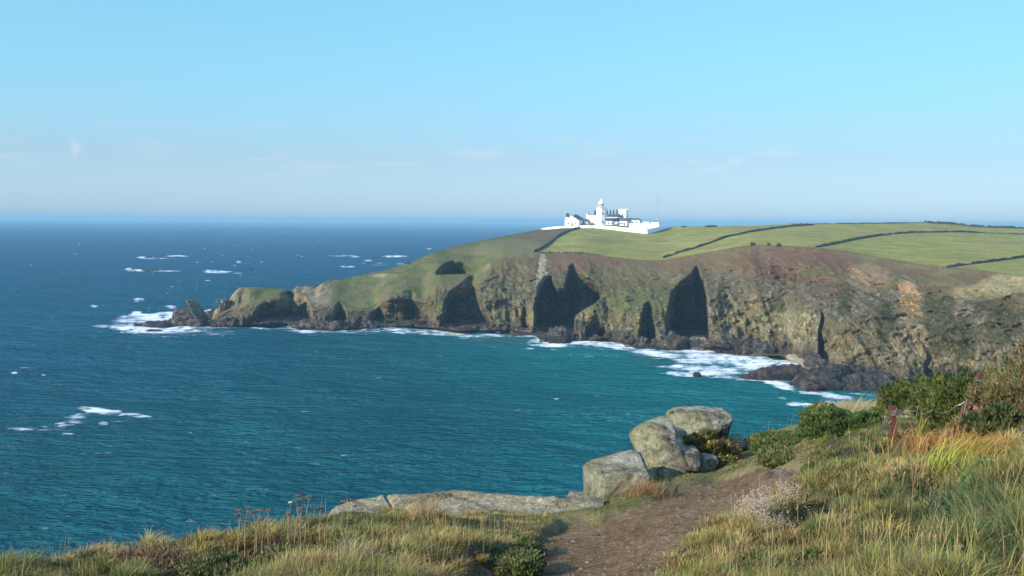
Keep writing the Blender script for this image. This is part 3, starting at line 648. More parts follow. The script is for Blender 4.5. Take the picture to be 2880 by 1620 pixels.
MB().box(-4, 4, 0, 6, -2, 2.8).build('wall', plain('grey_render', (.42, .4, .36)), t); MB().gable(-4.3, 4.3, -.3, 6.3, 2.82, 5.0, 1.5, 'x').build('roof', M_SLATE, t); MB().box(-1, 0, -.05, .05, 0, 2).build('door', M_DARK, t)
# block left of the tower
t = bld('keepers_block', 'tall plain white block joined to the left side of the lighthouse tower', 'building', 1663, 630, 892)
MB().box(-4.4, 6, 0, 9, -3, 6.9).build('wall', M_WHITE, t); MB().box(-4.0, 5.9, .4, 8.8, 6.9, 7.35).build('roof', M_SLATE, t)
MB().gable(-4.6, -2.6, -.05, 4, 6.9, 9.0, 0).build('gable_end', M_WHITE, t); MB().box(1.6, 2.9, 2, 3.4, 7.35, 10.2).add([(1.6, 2, 10.2), (2.9, 2, 10.2), (2.9, 3.4, 10.2), (1.6, 3.4, 10.2), (2.25, 2.7, 11.6)], [(0, 1, 4), (1, 2, 4), (2, 3, 4), (3, 0, 4)]).build('chimney', M_DARK, t)
# tower
t = bld('lighthouse', 'white octagonal lighthouse tower with gallery and domed lantern', 'lighthouse', 1690, 635, 880, 0)
MB().lathe([(4.0, -3), (3.85, 2), (3.7, 9), (3.65, 13.0), (3.9, 13.4)], 8, ph=R(22.5) - YAW).build('tower', M_WHITE, t)
ga = MB().lathe([(3.9, 13.4), (4.25, 13.7), (4.25, 14.0)], 16).build('gallery', M_WHITE, t)
m_ = MB()
for k in range(16):
    a = k * math.pi / 8; m_.tube([(4.1 * math.cos(a), 4.1 * math.sin(a), 14), (4.1 * math.cos(a), 4.1 * math.sin(a), 15.1)], .05, 4)
m_.lathe([(4.1, 15.05), (4.16, 15.1), (4.1, 15.15)], 24); m_.build('railing', M_WHITE, ga)
la = MB().lathe([(2.3, 14.0), (2.3, 15.2)], 16).build('lantern_base', M_WHITE, t)
gl = MB().lathe([(2.1, 15.2), (2.1, 17.6)], 16).build('lantern_room', M_LENS, t)
m_ = MB()
for k in range(12):
    a = k * math.pi / 6; m_.tube([(2.13 * math.cos(a), 2.13 * math.sin(a), 15.2), (2.13 * math.cos(a), 2.13 * math.sin(a), 17.6)], .07, 4)
m_.build('glazing_bar', M_WHITE, gl)
dm = MB().lathe([(2.7, 17.6), (2.6, 17.9), (1.9, 18.9), (1.0, 19.8), (.45, 20.5)], 16).build('dome', M_WHITE, t, True)
MB().lathe([(.3, 20.5), (.45, 20.9), (.28, 21.4), (.06, 21.8), (.04, 22.9)], 8).build('finial', M_WHITE, dm)
for z in (2.5, 9.3): MB().box(.55, 1.25, -4.05, -3.55, z, z + 1.5).build('window', M_GLASS, t)
MB().tube([(3.6, -1.2, 13), (5.4, -1.2, 13)], .1, 4).build('bracket', M_STEEL, t)
# dwellings right of the tower
t = bld('keepers_dwellings', 'long slate roofed dwellings with four tall dark chimneys right of the tower', 'building', 1716, 633, 893)
MB().box(-6, 7, 4, 12, -3, 6.6).build('wall', M_WHITE, t)
rf = MB().gable(-6.3, 8.4, 3.7, 12.3, 6.62, 8.9, 3.0, 'x').build('roof', M_SLATE, t)
for x in (-5.2, -2.4, .4, 3.2):
    c2 = MB().box(x - .5, x + .5, 7.4, 8.6, 8.2, 11.4).build('chimney', M_DARK, t)
    MB().lathe([(.42, 11.4), (.36, 12.6), (.12, 12.9)], 8, (x, 8, 0)).build('chimney_pot', M_DARK, c2)
MB().box(-6, 6.4, 0, 4, -3, 3.4).build('porch_wall', M_WHITE, t)
MB().add([(-6.2, -.3, 3.42), (6.6, -.3, 3.42), (6.6, 4, 5.9), (-6.2, 4, 5.9), (-6.2, -.3, 3.3), (6.6, -.3, 3.3), (6.6, 4, 3.3), (-6.2, 4, 3.3)], [(0, 1, 2, 3), (4, 7, 6, 5), (0, 4, 5, 1), (1, 5, 6, 2), (0, 3, 7, 4)]).build('lean_to_roof', M_SLATE, t)
for x in (-4.5, -1.5, 1.5, 4.5): window(t, x, 0, .8, .9, 1.4)
# second tower, the old square one
t = bld('square_tower', 'white square second tower with a crenellated top and no lantern', 'tower', 1750, 633, 903)
MB().box(-3.2, 3.2, 0, 5.4, -3, 12.6).build('tower', M_WHITE, t)
for x in (-3.3, -1.3, .7, 2.7):
    MB().box(x, x + .7, -.1, .6, 12.6, 13.4).build('battlement', M_WHITE, t)
for y in (1.6, 3.2, 4.9): MB().box(2.7, 3.3, y, y + .6, 12.6, 13.4).build('battlement', M_WHITE, t)
for (x, z) in ((1.5, 8.5), (1.5, 4.5)): window(t, x, 0, z, .8, 1.3)
# fog signal globe
t = bld('fog_signal', 'round white fog signal drum lying beside the dwellings', 'fog signal', 1734, 632, 872)
v, f = ico(3); m_ = MB(); m_.add(v * 1.25 + np.array([0, 0, 1.3]), f.tolist()); m_.build('drum', M_WHITE, t, True)
MB().tube([(1.0, .4, 1.3), (6.0, 2.2, 1.2)], [.8, .35], 12).build('horn', plain('grey_paint', (.4, .42, .42)), t)
# low range
t = bld('low_range', 'low white range with long dark roof behind the walled yard', 'building', 1770, 631, 898)
MB().box(-9, 8.5, 0, 6, -3, 3.4).build('wall', M_WHITE, t); MB().gable(-9.3, 9.2, -.4, 6.4, 3.42, 5.2, 2.5, 'x').build('roof', plain('lichened_slate', (.13, .13, .11)), t)
for x in (-6, -3, 0, 3, 6): window(t, x, 0, 1.1, .9, 1.3)
t = bld('yard_cottage', 'small white hipped cottage immediately below the square tower', 'cottage', 1752, 633, 886)
MB().box(-3.4, 3.4, 0, 5, -3, 3.2).build('wall', M_WHITE, t); MB().gable(-3.7, 3.7, -.3, 5.3, 3.22, 5.0, 3.0, 'x').build('roof', plain('brown_slate', (.15, .13, .11)), t); window(t, -1.2, 0, .8, .9, 1.3); MB().box(1, 1.9, -.06, .05, -.3, 2).build('door', M_DARK, t)
t = bld('long_outbuilding', 'long flat topped white outbuilding at the right end of the station', 'building', 1806, 641, 850)
m_ = MB(); m_.box(-10.5, 13, 0, 5, -3, 3.3); m_.build('wall', M_WHITE, t); MB().box(-10.3, 12.8, .2, 4.8, 3.3, 3.4).build('roof', M_SLATE, t)
MB().box(7.0, 13.2, -.4, 5.4, -3, 4.4).build('end_block', M_WHITE, t); 
for x in (-7, -2, 3): window(t, x, 0, 1.3, .8, .8)
t = bld('white_hut', 'tiny white hut showing above the long flat outbuilding', 'hut', 1817, 632, 895)
MB().box(-2.5, 2.5, 0, 3, -3, 2.2).build('wall', M_WHITE, t); MB().box(-2.7, 2.7, -.2, 3.2, 2.2, 2.4).build('roof', M_WHITE, t)
# perimeter wall
def white_wall(label, pts, h):
    pts = np.array(pts, float); n = 60; t = np.linspace(0, len(pts) - 1, n)
    px = np.interp(t, np.arange(len(pts)), pts[:, 0]); py = np.interp(t, np.arange(len(pts)), pts[:, 1]); hh = np.interp(t, np.arange(len(pts)), h)
    g = land_at(px, py); d = np.gradient(g[:, :2], axis=0); d /= np.linalg.norm(d, axis=1, keepdims=True); nn = np.stack([-d[:, 1], d[:, 0]], 1)
    V = np.zeros((n, 4, 3))
    for k, (a, b) in enumerate([(-.3, -2), (-.3, 1), (.3, 1), (.3, -2)]):
        V[:, k, :2] = g[:, :2] + nn * a; V[:, k, 2] = g[:, 2] + (b * hh if b > 0 else b)
    caps = [[0, 1, 2, 3], [(n - 1) * 4 + k for k in (3, 2, 1, 0)]]
    o = arr_mesh('perimeter_wall', V.reshape(-1, 3), [grid_faces(n, 4), np.array(caps)], M_WHITE, None, False, loc=g[n // 2]); return tag(o, label, 'wall')
white_wall('long sunlit white boundary wall in front of the lighthouse station', [(1520, 647), (1560, 643.5), (1590, 641), (1628, 641), (1672, 641.5), (1722, 646), (1756, 650.5), (1806, 656), (1819, 657.5)], [1.4, 1.7, 1.5, 1.9, 2.2, 2.6, 2.7, 3.2, 3.3])
white_wall('shaded white boundary wall running back from the right front corner', [(1820.5, 657.5), (1845, 651), (1870, 643), (1892, 639)], [3.3, 3.1, 2.6, 1.6])
# mast
t = bld('radio_mast', 'tall slender lattice radio mast right of the lighthouse station', 'mast', 1848, 633, 900, 0)
for k in range(3):
    a = 2 * math.pi * k / 3 + .3; MB().tube([(1.7 * math.cos(a), 1.7 * math.sin(a), -3), (1.0 * math.cos(a), 1.0 * math.sin(a), 26.0)], .065, 5).build('leg', M_STEEL, t)
m_ = MB()
for j in range(18):
    for k in range(3):
        a = 2 * math.pi * k / 3 + .3; b = 2 * math.pi * (k + 1) / 3 + .3; r0 = 1.6 - .6 * j / 18; r1 = 1.6 - .6 * (j + 1) / 18; z0 = j * 1.44; z1 = z0 + 1.44
        m_.tube([(r0 * math.cos(a), r0 * math.sin(a), z0), (r1 * math.cos(b), r1 * math.sin(b), z1)], .04, 4)
        m_.tube([(r1 * math.cos(a), r1 * math.sin(a), z1), (r1 * math.cos(b), r1 * math.sin(b), z1)], .035, 4)
m_.build('bracing', M_STEEL, t)
for (z, s_) in ((24, 1.2), (19, .9)): MB().box(-.2 + s_, .2 + s_, -.2, .2, z - .8, z + .8).build('antenna', M_STEEL, t)

# ------------------------------------------------------------------ the sea
sx0 = np.concatenate([[-4000, -1800], np.arange(-500, 3400, 3.6), [4200, 6500]])
dyp = np.concatenate([[3, 4.2, 5.6, 7.2], np.arange(9, 470, 2.0), np.arange(470, 1000, 2.8), np.arange(1000, 1500, 8), [1700, 2200, 3500, 7000, 30000]])
cxs = (sx0 - CX) / F
Ds = H / (dyp / F)
XS = cxs[None] * Ds[:, None]; YSs = np.repeat(Ds[:, None], len(sx0), 1)
ps = np.stack([XS, YSs], -1)
# inverse of the survey, to place foam relative to the shore
def proj(X, Y, Z):
    dx, dy, dz = X, Y, Z - H
    fr = dx * fwd.x + dy * fwd.y + dz * fwd.z; rr = dx * right.x + dy * right.y + dz * right.z; uu = dx * up.x + dy * up.y + dz * up.z
    return CX + F * rr / fr, CY - F * uu / fr
PXs, PYs = proj(XS, YSs, 0 * XS)
# waves: choppy sea running in towards the camera from the far left
Zs = 0 * XS
rw = np.random.default_rng(3); spac = np.maximum(np.gradient(Ds) * -1, 0)[:, None] + 0 * XS
warp = 6 * fbm(np.stack([XS / 60, YSs / 60, 0 * XS], -1), 2, 9)
for k in range(26):
    lam = 3.2 * 1.13 ** k; a = R(rw.normal(-108, 20)); kx, ky = math.cos(a), math.sin(a)
    ph = 2 * math.pi * ((XS + warp) * kx + (YSs + warp) * ky) / lam + rw.uniform(0, 6.28)
    am = .016 * lam ** .62 * np.clip(1.6 - 4.0 * spac / lam, 0, 1)
    s1 = np.sin(ph); Zs = Zs + am * (s1 + .25 * np.cos(2 * ph))
Zs = Zs * (.8 + .7 * fbm(np.stack([XS / 35, YSs / 35, 0 * XS + 4], -1), 3, 12)) * 1.05
for (fxp, fyp, lw, lh) in ((300, 1165, 110, 1.2), (150, 1205, 90, .9), (430, 1180, 60, .8)):
    pass
Zs = np.where(PYs < 700, 0, Zs)
# foam amount
foam = 0 * XS
ybs = yb_f(np.clip(PXs, 340, 3350)); dd = PYs - ybs
ampx = np.interp(PXs, [280, 340, 420, 560, 620, 690, 740, 830, 930, 1100, 1240, 1330, 1400, 1470, 1540, 1620, 1720, 1800, 1900, 2000, 2250, 2400, 2600], [0, .6, .8, .8, .6, .25, .55, .9, .75, .8, .95, .6, .5, .6, 1, .9, 1, .9, .9, 1, 1, .9, .5])
wid = np.interp(PXs, [300, 420, 600, 740, 900, 1100, 1300, 1500, 1600, 1750, 1900, 2000, 2200, 2500], [14, 15, 9, 12, 7, 12, 10, 12, 14, 16, 22, 26, 30, 24])
near = np.exp(-np.maximum(dd, 0) / wid) * ampx * (dd > -40) * sstep(300, 350, PXs)
foam = np.maximum(foam, near)
def fb(cx, cy, rx, ry, a, tilt=0):
    global foam
    dx_ = PXs - cx; dy_ = PYs - cy - tilt * dx_
    foam = np.maximum(foam, a * np.clip(1.25 - ((dx_ / rx) ** 2 + (dy_ / ry) ** 2), 0, 1) ** .7)
for a in ((350, 922, 50, 8, .95), (300, 918, 50, 6, .6), (425, 892, 50, 8, .9, -.12), (475, 882, 36, 6, .85), (365, 897, 45, 5, .6), (400, 905, 50, 4, .5), (430, 932, 90, 6, .8), (510, 931, 70, 5, .8), (560, 938, 140, 8, .4), (600, 872, 60, 4, .7), (480, 863, 20, 5, .7), (385, 882, 16, 5, .8),
          (760, 923, 80, 6, .6), (860, 930, 55, 8, .75), (1130, 930, 50, 6, .7), (1250, 938, 100, 8, .75, .06), (1360, 946, 90, 6, .6), (1560, 966, 45, 10, 1), (1500, 962, 30, 6, .6), (1660, 963, 70, 8, .9, .02), (1740, 978, 50, 9, .9, .15), (1850, 996, 80, 10, .85, .12),
          (2020, 1006, 110, 20, 1, .1), (2110, 1020, 110, 26, .95, .22), (1970, 1020, 90, 14, .8, .1), (2000, 1043, 110, 14, .8, .05), (1890, 1032, 40, 6, .8), (1920, 1052, 50, 7, .75, .1), (2060, 1060, 90, 8, .7, .1), (2200, 1020, 50, 14, .9, .3), (2190, 1084, 60, 12, .95, .3), (2120, 1066, 50, 8, .9, .2), (2290, 1104, 60, 7, .85, .05), (2350, 1115, 60, 9, .8, .1),
          (2260, 1136, 60, 6, .7, .1), (2305, 1143, 50, 7, .8), (2220, 1128, 30, 4, .5, .4), (1870, 1030, 30, 4, .8), (2100, 1040, 160, 25, .55, .2), (2330, 1135, 50, 12, .5), (2230, 1050, 40, 10, .9, .3),
          (280, 1158, 70, 9, .88, .12), (320, 1160, 24, 5, .85), (375, 1173, 60, 5, .7, .13), (230, 1168, 50, 8, .6, -.25), (190, 1192, 58, 13, .66, -.25), (110, 1205, 95, 10, .52), (185, 1223, 26, 5, .5, -.2), (290, 1191, 20, 7, .6), (40, 1050, 12, 4, .8), (75, 1035, 30, 3, .6), (125, 1056, 12, 2, .6), (265, 860, 14, 3, .8), (270, 1007, 10, 2, .5),
          (390, 760, 45, 3.5, 1), (460, 762, 55, 2.2, .9), (362, 757, 12, 4, .9), (410, 724, 30, 3, 1), (440, 727, 50, 1.6, .8), (500, 720, 38, 2.4, 1), (610, 765, 50, 4, .95), (590, 761, 25, 2, .9), (670, 768, 14, 2, .8), (672, 737, 8, 4, .8), (662, 747, 8, 2, .8), (690, 741, 20, 1.3, .5),
          (960, 719, 45, 2, .9), (1000, 722, 20, 1.5, .8), (1110, 721, 38, 3.2, 1), (1035, 733, 14, 2.2, .9), (1045, 740, 45, 2, .7), (1065, 745, 40, 1.5, .6), (975, 750, 28, 2.2, .9), (1205, 700, 12, 2, .8), (1130, 742, 22, 2.2, .7), (1210, 728, 1, 1, .1), (505, 788, 8, 3, .8), (583, 788, 9, 2, .8), (392, 843, 18, 4, .7), (453, 838, 10, 3, .6), (1564, 1050, 8, 2.5, .7), (1565, 1122, 8, 4, .55), (535, 1217, 6, 5, .5), (600, 680, 10, 1.2, .5), (1490, 985, 20, 3, .5), (1560, 985, 14, 3, .6)):
    fb(*a)
rc = np.random.default_rng(8)
for _ in range(300):                                     # small scattered whitecaps
    cx_ = rc.uniform(-60, 1800); cy_ = 626 + 300 * rc.uniform(0, 1) ** 1.7
    if cx_ > 1100: cx_ *= .5
    s_ = .5 + (cy_ - 620) / 300; rx_ = rc.uniform(2.4, 6) * s_ * (1.5 if cy_ < 760 else 1); a_ = rc.uniform(.45, .82)
    j = np.searchsorted(sx0, cx_); 
    dx_ = PXs - cx_; dy_ = PYs - cy_ - rc.uniform(-.1, .1) * dx_
    foam = np.maximum(foam, a_ * np.clip(1.2 - ((dx_ / rx_) ** 2 + (dy_ / (.9 * s_ + .25)) ** 2), 0, 1))
foam = foam * np.where(PYs < 860, np.clip(.85 + .9 * fbm(np.stack([PXs / 13, PYs / 2.2, 0 * PXs], -1), 3, 66), .1, 1), np.clip(.92 + .45 * fbm(np.stack([PXs / 22, PYs / 5, 0 * PXs], -1), 3, 67), .3, 1.05))
# water colour by depth: turquoise over the bay floor, deep blue beyond
shal = np.exp(-np.maximum(dd, 0) / 120) * sstep(600, 1900, PXs) + .55 * sstep(900, 2100, PXs) * sstep(930, 1000, PYs)
shal = np.clip(shal, 0, 1)
far = 1 - sstep(640, 960, PYs + 0 * PXs)
patch = fbm(np.stack([XS / 90, YSs / 260, 0 * XS], -1), 3, 15)
wc = mix([.008, .084, .104], [.008, .148, .150], np.clip(shal + .25 * patch, 0, 1)); wc = mix(wc, [.010, .084, .165], far)
wc = mix(wc, [.012, .102, .162], .75 * np.exp(-((PXs + 200) / 900) ** 2) * sstep(1300, 900, PYs) * (1 - far))
wc = mix(wc, [.05, .10, .10], np.clip(np.exp(-((PYs - 1000) / 18) ** 2 - ((PXs - 1900) / 90) ** 2) + .8 * np.exp(-((PYs - 958) / 9) ** 2 - ((PXs - 1400) / 80) ** 2), 0, .6))
m, nt, b = new_mat('sea_water'); N = nt.nodes; L = nt.links
at = N.new('ShaderNodeAttribute'); at.attribute_name = 'Col'; fa = N.new('ShaderNodeAttribute'); fa.attribute_name = 'foam'
tc = N.new('ShaderNodeTexCoord')
def mapn(scale, rot, src=None, det=5, rough=.6, s=1.0, typ='ShaderNodeTexNoise'):
    mp = N.new('ShaderNodeMapping'); mp.inputs['Scale'].default_value = scale; mp.inputs['Rotation'].default_value = (0, 0, rot); L.new(tc.outputs['Object'], mp.inputs[0])
    n = N.new(typ); n.inputs['Scale'].default_value = s; n.inputs['Detail'].default_value = det; n.inputs['Roughness'].default_value = rough; L.new(mp.outputs[0], n.inputs['Vector']); return n
w1 = mapn((.13, .34, 1), R(-14), det=3, rough=.65); w2 = mapn((.5, 1.25, 1), R(12), det=4, rough=.65); w3 = mapn((.03, .10, 1), R(-10), det=3)
ad = N.new('ShaderNodeMath'); ad.operation = 'MULTIPLY_ADD'; L.new(w1.outputs['Fac'], ad.inputs[0]); ad.inputs[1].default_value = 4.2; L.new(w2.outputs['Fac'], ad.inputs[2])
ad2 = N.new('ShaderNodeMath'); ad2.operation = 'MULTIPLY_ADD'; L.new(w3.outputs['Fac'], ad2.inputs[0]); ad2.inputs[1].default_value = 2.5; L.new(ad.outputs[0], ad2.inputs[2])
bp = N.new('ShaderNodeBump'); bp.inputs['Strength'].default_value = 1.0; bp.inputs['Distance'].default_value = 1.25; L.new(ad2.outputs[0], bp.inputs['Height'])
# darker and lighter water by patches (real variation in the water body)
cv = mapn((.02, .05, 1), R(-8), det=4); cmr = N.new('ShaderNodeMapRange'); cmr.inputs['From Min'].default_value = .3; cmr.inputs['From Max'].default_value = .7; cmr.inputs['To Min'].default_value = .85; cmr.inputs['To Max'].default_value = 1.18; L.new(cv.outputs['Fac'], cmr.inputs['Value'])
vs = N.new('ShaderNodeVectorMath'); vs.operation = 'SCALE'; L.new(at.outputs['Color'], vs.inputs[0]); L.new(cmr.outputs[0], vs.inputs['Scale'])
L.new(vs.outputs[0], b.inputs['Base Color']); b.inputs['Roughness'].default_value = .13; b.inputs['IOR'].default_value = 1.33; b.inputs['Specular IOR Level'].default_value = 0; L.new(bp.outputs[0], b.inputs['Normal'])
gls = N.new('ShaderNodeBsdfGlossy'); gls.inputs['Roughness'].default_value = .12; L.new(bp.outputs[0], gls.inputs['Normal']); frs = N.new('ShaderNodeFresnel'); frs.inputs['IOR'].default_value = 1.33; L.new(bp.outputs[0], frs.inputs['Normal'])
fml = N.new('ShaderNodeMath'); fml.operation = 'MULTIPLY'; fml.inputs[1].default_value = .27; L.new(frs.outputs[0], fml.inputs[0]); wsh = N.new('ShaderNodeMixShader'); L.new(fml.outputs[0], wsh.inputs[0]); L.new(b.outputs[0], wsh.inputs[1]); L.new(gls.outputs[0], wsh.inputs[2])
# foam
f1 = mapn((.28, .5, 1), R(-12), det=8, rough=.72); f2 = mapn((.07, .16, 1), R(-12), det=4, rough=.6)
s1 = N.new('ShaderNodeMath'); s1.operation = 'MULTIPLY_ADD'; L.new(f2.outputs['Fac'], s1.inputs[0]); s1.inputs[1].default_value = 1.2
s0 = N.new('ShaderNodeMath'); s0.operation = 'MULTIPLY'; s0.inputs[1].default_value = 1.7; L.new(f1.outputs['Fac'], s0.inputs[0]); L.new(s0.outputs[0], s1.inputs[2])
s2 = N.new('ShaderNodeMath'); s2.operation = 'MULTIPLY_ADD'; L.new(fa.outputs['Fac'], s2.inputs[0]); s2.inputs[1].default_value = .80; L.new(s1.outputs[0], s2.inputs[2])
fr = N.new('ShaderNodeMapRange'); fr.inputs['From Min'].default_value = 1.76; fr.inputs['From Max'].default_value = 2.18; L.new(s2.outputs[0], fr.inputs['Value'])
fbn = N.new('ShaderNodeBsdfPrincipled'); fbn.inputs['Base Color'].default_value = (.80, .83, .84, 1); fbn.inputs['Roughness'].default_value = .9
bf = N.new('ShaderNodeBump'); bf.inputs['Strength'].default_value = .8; bf.inputs['Distance'].default_value = .7; L.new(f1.outputs['Fac'], bf.inputs['Height']); L.new(bf.outputs[0], fbn.inputs['Normal'])
ms = N.new('ShaderNodeMixShader'); L.new(fr.outputs[0], ms.inputs[0]); L.new(wsh.outputs[0], ms.inputs[1]); L.new(fbn.outputs[0], ms.inputs[2]); L.new(ms.outputs[0], N['Material Output'].inputs['Surface'])
Vs = np.stack([XS, YSs, Zs + foam * .22 * (PYs > 870) * (vnoise(np.stack([XS / 1.5, YSs / 2.5, 0 * XS], -1), 3) * .6 + .5)], -1)
o = arr_mesh('sea', Vs.reshape(-1, 3), [grid_faces(len(dyp), len(sx0))[:, ::-1]], m, wc.reshape(-1, 3), True, attrs={'foam': foam.ravel()}); tag(o, kind='structure', label='choppy turquoise and blue sea')
hz = bpy.data.materials.new('sea_haze'); hz.use_nodes = True; hn = hz.node_tree; hn.nodes.remove(hn.nodes['Principled BSDF'])
pv = hn.nodes.new('ShaderNodeVolumePrincipled'); pv.inputs['Density'].default_value = 1.35e-4; pv.inputs['Color'].default_value = (.38, .66, .83, 1); pv.inputs['Anisotropy'].default_value = 0
hn.links.new(pv.outputs[0], hn.nodes['Material Output'].inputs['Volume'])
o = MB().box(-110000, 110000, -300, 60000, -12, 80.5).build('haze', hz); tag(o, kind='stuff', label='thin sea haze')
# ================================================================== the clifftop at our feet
ns_f = curve([(-600, 1612), (0, 1590), (300, 1556), (600, 1520), (900, 1476), (960, 1456), (1300, 1453), (1500, 1442), (1640, 1420), (1700, 1396), (1800, 1342), (1900, 1306), (2000, 1292), (2060, 1268), (2120, 1238), (2200, 1212),
              (2300, 1184), (2400, 1148), (2500, 1118), (2650, 1096), (2880, 1062), (3500, 1010)], 20)
nD_f = curve([(-600, 8.2), (0, 9), (500, 9.6), (930, 10.5), (1300, 11.2), (1640, 12.8), (1850, 15.5), (2100, 18.5), (2300, 20), (2500, 19), (2880, 16), (3500, 13)], 30)
nB_f = curve([(-600, 5.9), (0, 5.6), (500, 5.2), (1000, 4.9), (1700, 4.8), (2200, 4.2), (2880, 3.5), (3500, 3.1)], 40)     # distances at row 1900
PATH = np.array([(1180, 1760), (1290, 1640), (1340, 1606), (1394, 1597), (1464, 1571), (1499, 1543), (1520, 1508), (1586, 1477), (1700, 1468), (1764, 1436), (1838, 1410), (1913, 1371), (1987, 1356), (2062, 1343), (2174, 1316), (2245, 1312), (2240, 1348),
                 (2195, 1384), (2140, 1412), (2112, 1446), (2044, 1483), (1952, 1526), (1880, 1575), (1845, 1612), (1815, 1650), (1780, 1760)], float)
def poly_sd(x, y, poly):
    """signed distance in image rows, negative inside"""
    x = np.asarray(x, float); y = np.asarray(y, float); d = np.full(x.shape, 1e9); ins = np.zeros(x.shape, bool); n = len(poly)
    for i in range(n):
        ax, ay = poly[i]; bx, by = poly[(i + 1) % n]; ex, ey = bx - ax, by - ay
        t = np.clip(((x - ax) * ex + (y - ay) * ey) / (ex * ex + ey * ey), 0, 1)
        d = np.minimum(d, np.hypot(x - ax - t * ex, (y - ay - t * ey) * 1.8))
        c = ((ay > y) != (by > y)) & (x < (bx - ax) * (y - ay) / ((by - ay) if by != ay else 1e-9) + ax); ins ^= c
    return np.where(ins, -d, d)
def nearP(x, y):
    ys = ns_f(x); t = (1900 - y) / (1900 - ys); D = 1 / (1 / nB_f(x) * (1 - t) + 1 / nD_f(x) * t)
    D = np.clip(D, .7, 40)
    # hollows in the bank on the right and in the verge on the left
    D = D * (1 + .20 * np.exp(-((x - 2660) / 95) ** 2 - ((y - 1440) / 75) ** 2) + .06 * np.exp(-((x - 2440) / 45) ** 2 - ((y - 1400) / 36) ** 2) + .07 * np.exp(-((x - 900) / 200) ** 2 - ((y - 1560) / 22) ** 2))
    p = P(x, y, D)
    q = np.stack([p[..., 0], p[..., 1], 0 * p[..., 0]], -1)
    sd = poly_sd(x, y, PATH) + 10 * fbm(q * 2.2, 3, 5)
    off = sstep(-6, 45, sd)
    dpn = fbm(q / 1.1 + 20, 3, 118); dip = sstep(-.05, -.35, dpn) * np.where(x > 2150, sstep(1250, 1330, y), sstep(1515, 1560, y) * (x < 1500))
    p[..., 2] -= .16 * dip * off
    lump = fbm(q / .75, 3, 91) * .13 + np.maximum(ridged(q / .45 + 3, 2, 92), 0) * .06
    near_edge = sstep(0, 1, (y - ys) / 40)
    turf = sstep(1480, 1560, x) * (1 - sstep(2230, 2330, x)) * (1 - sstep(1420, 1520, y))
    p[..., 2] += off * lump * (.35 + .65 * near_edge) * (1 - .55 * turf) + .085 * off - .05 + .035 * np.exp(-((sd - 18) / 14) ** 2) + (1 - off) * (.018 * fbm(q * 3.5, 4, 93) + .02 * fbm(q * 1.1, 2, 94))
    return p, sd
def turfmask(x, y): return sstep(1500, 1600, x) * (1 - sstep(2240, 2330, x)) * (1 - sstep(0, 40, y - np.interp(x, [1500, 1586, 1764, 1987, 2174, 2230, 2300], [1560, 1490, 1445, 1365, 1330, 1330, 1300])))
gx_ = np.concatenate([np.arange(-5600, -560, 60.0), np.arange(-560, 3440, 7.0), np.arange(3440, 4800, 20.0), np.arange(4800, 9600, 60.0)]); nt_ = 190
tg = np.linspace(0, 1, nt_) ** 1.0
ybot = 4600
YS_ = ns_f(gx_); Xn = np.repeat(gx_[None], nt_, 0); Yn = ybot + (YS_[None] - ybot) * (1 - (1 - tg[:, None]) ** 2.6)
Pn_, SD = nearP(Xn, Yn)
rows = [Pn_]; last_ = Pn_[-1]; rr_ = last_[:, :2] / np.linalg.norm(last_[:, :2], axis=1, keepdims=True)
for k, (dd_, dz_) in enumerate([(.25, .12), (.7, .7), (1.2, 2.2), (2.2, 6), (5, 16), (9, 30), (16, 46), (20, 56)]):
    pt = last_.copy(); pt[:, :2] += rr_ * dd_; pt[:, 2] -= dz_; pt += (fbm(pt / (1 + dz_ * .1), 3, 95)[:, None] * min(.12 * dz_, 1.5)) * np.array([.6, .3, .3]); rows.append(pt[None])
GV = np.concatenate(rows, 0); SDx = np.concatenate([SD, np.full((8, len(gx_)), 99.)], 0)
q_ = GV * 1.0
soil = mix([.055, .042, .026], [.10, .085, .04], np.clip(.5 + 1.5 * fbm(q_ / .5, 3, 96), 0, 1)); soil = mix(soil, [.12, .13, .04], np.clip(2 * fbm(q_ / .9, 3, 97), 0, .8))
tm_ = np.zeros(GV.shape[:2]); tm_[:nt_] = turfmask(Xn, Yn); soil = mix(soil, mix([.10, .10, .035], [.24, .19, .085], np.clip(.5 + 1.6 * fbm(q_ / .4, 4, 88), 0, 1)), tm_ * .9)
soil[-6:] = mix([.20, .18, .14], [.12, .11, .07], np.clip(.5 + fbm(q_[-6:] / 1.2, 3, 98), 0, 1))
pth = mix([.175, .102, .045], [.31, .195, .095], np.clip(.5 + 1.4 * fbm(q_ / .35, 4, 99), 0, 1)); pth = mix(pth, [.28, .20, .14], np.clip(2.5 * (fbm(q_ / .07, 2, 100) - .15), 0, .8))
isp = SDx < 2
fc = (isp[:-1, :-1].astype(int) + isp[:-1, 1:] + isp[1:, 1:] + isp[1:, :-1]) >= 2
ga_ = grid_faces(*GV.shape[:2], mask=~fc); pa_ = grid_faces(*GV.shape[:2], mask=fc)
def sub(name, faces, cols, mat):
    idx, inv = np.unique(faces, return_inverse=True)
    return arr_mesh(name, GV.reshape(-1, 3)[idx], [inv.reshape(-1, 4)], mat, cols.reshape(-1, 3)[idx], True)
tag(sub('ground', ga_, soil, M_SOIL), kind='structure', label='grassy clifftop ground'); tag(sub('path', pa_, pth, M_PATH), kind='structure', label='trodden earth coast path')

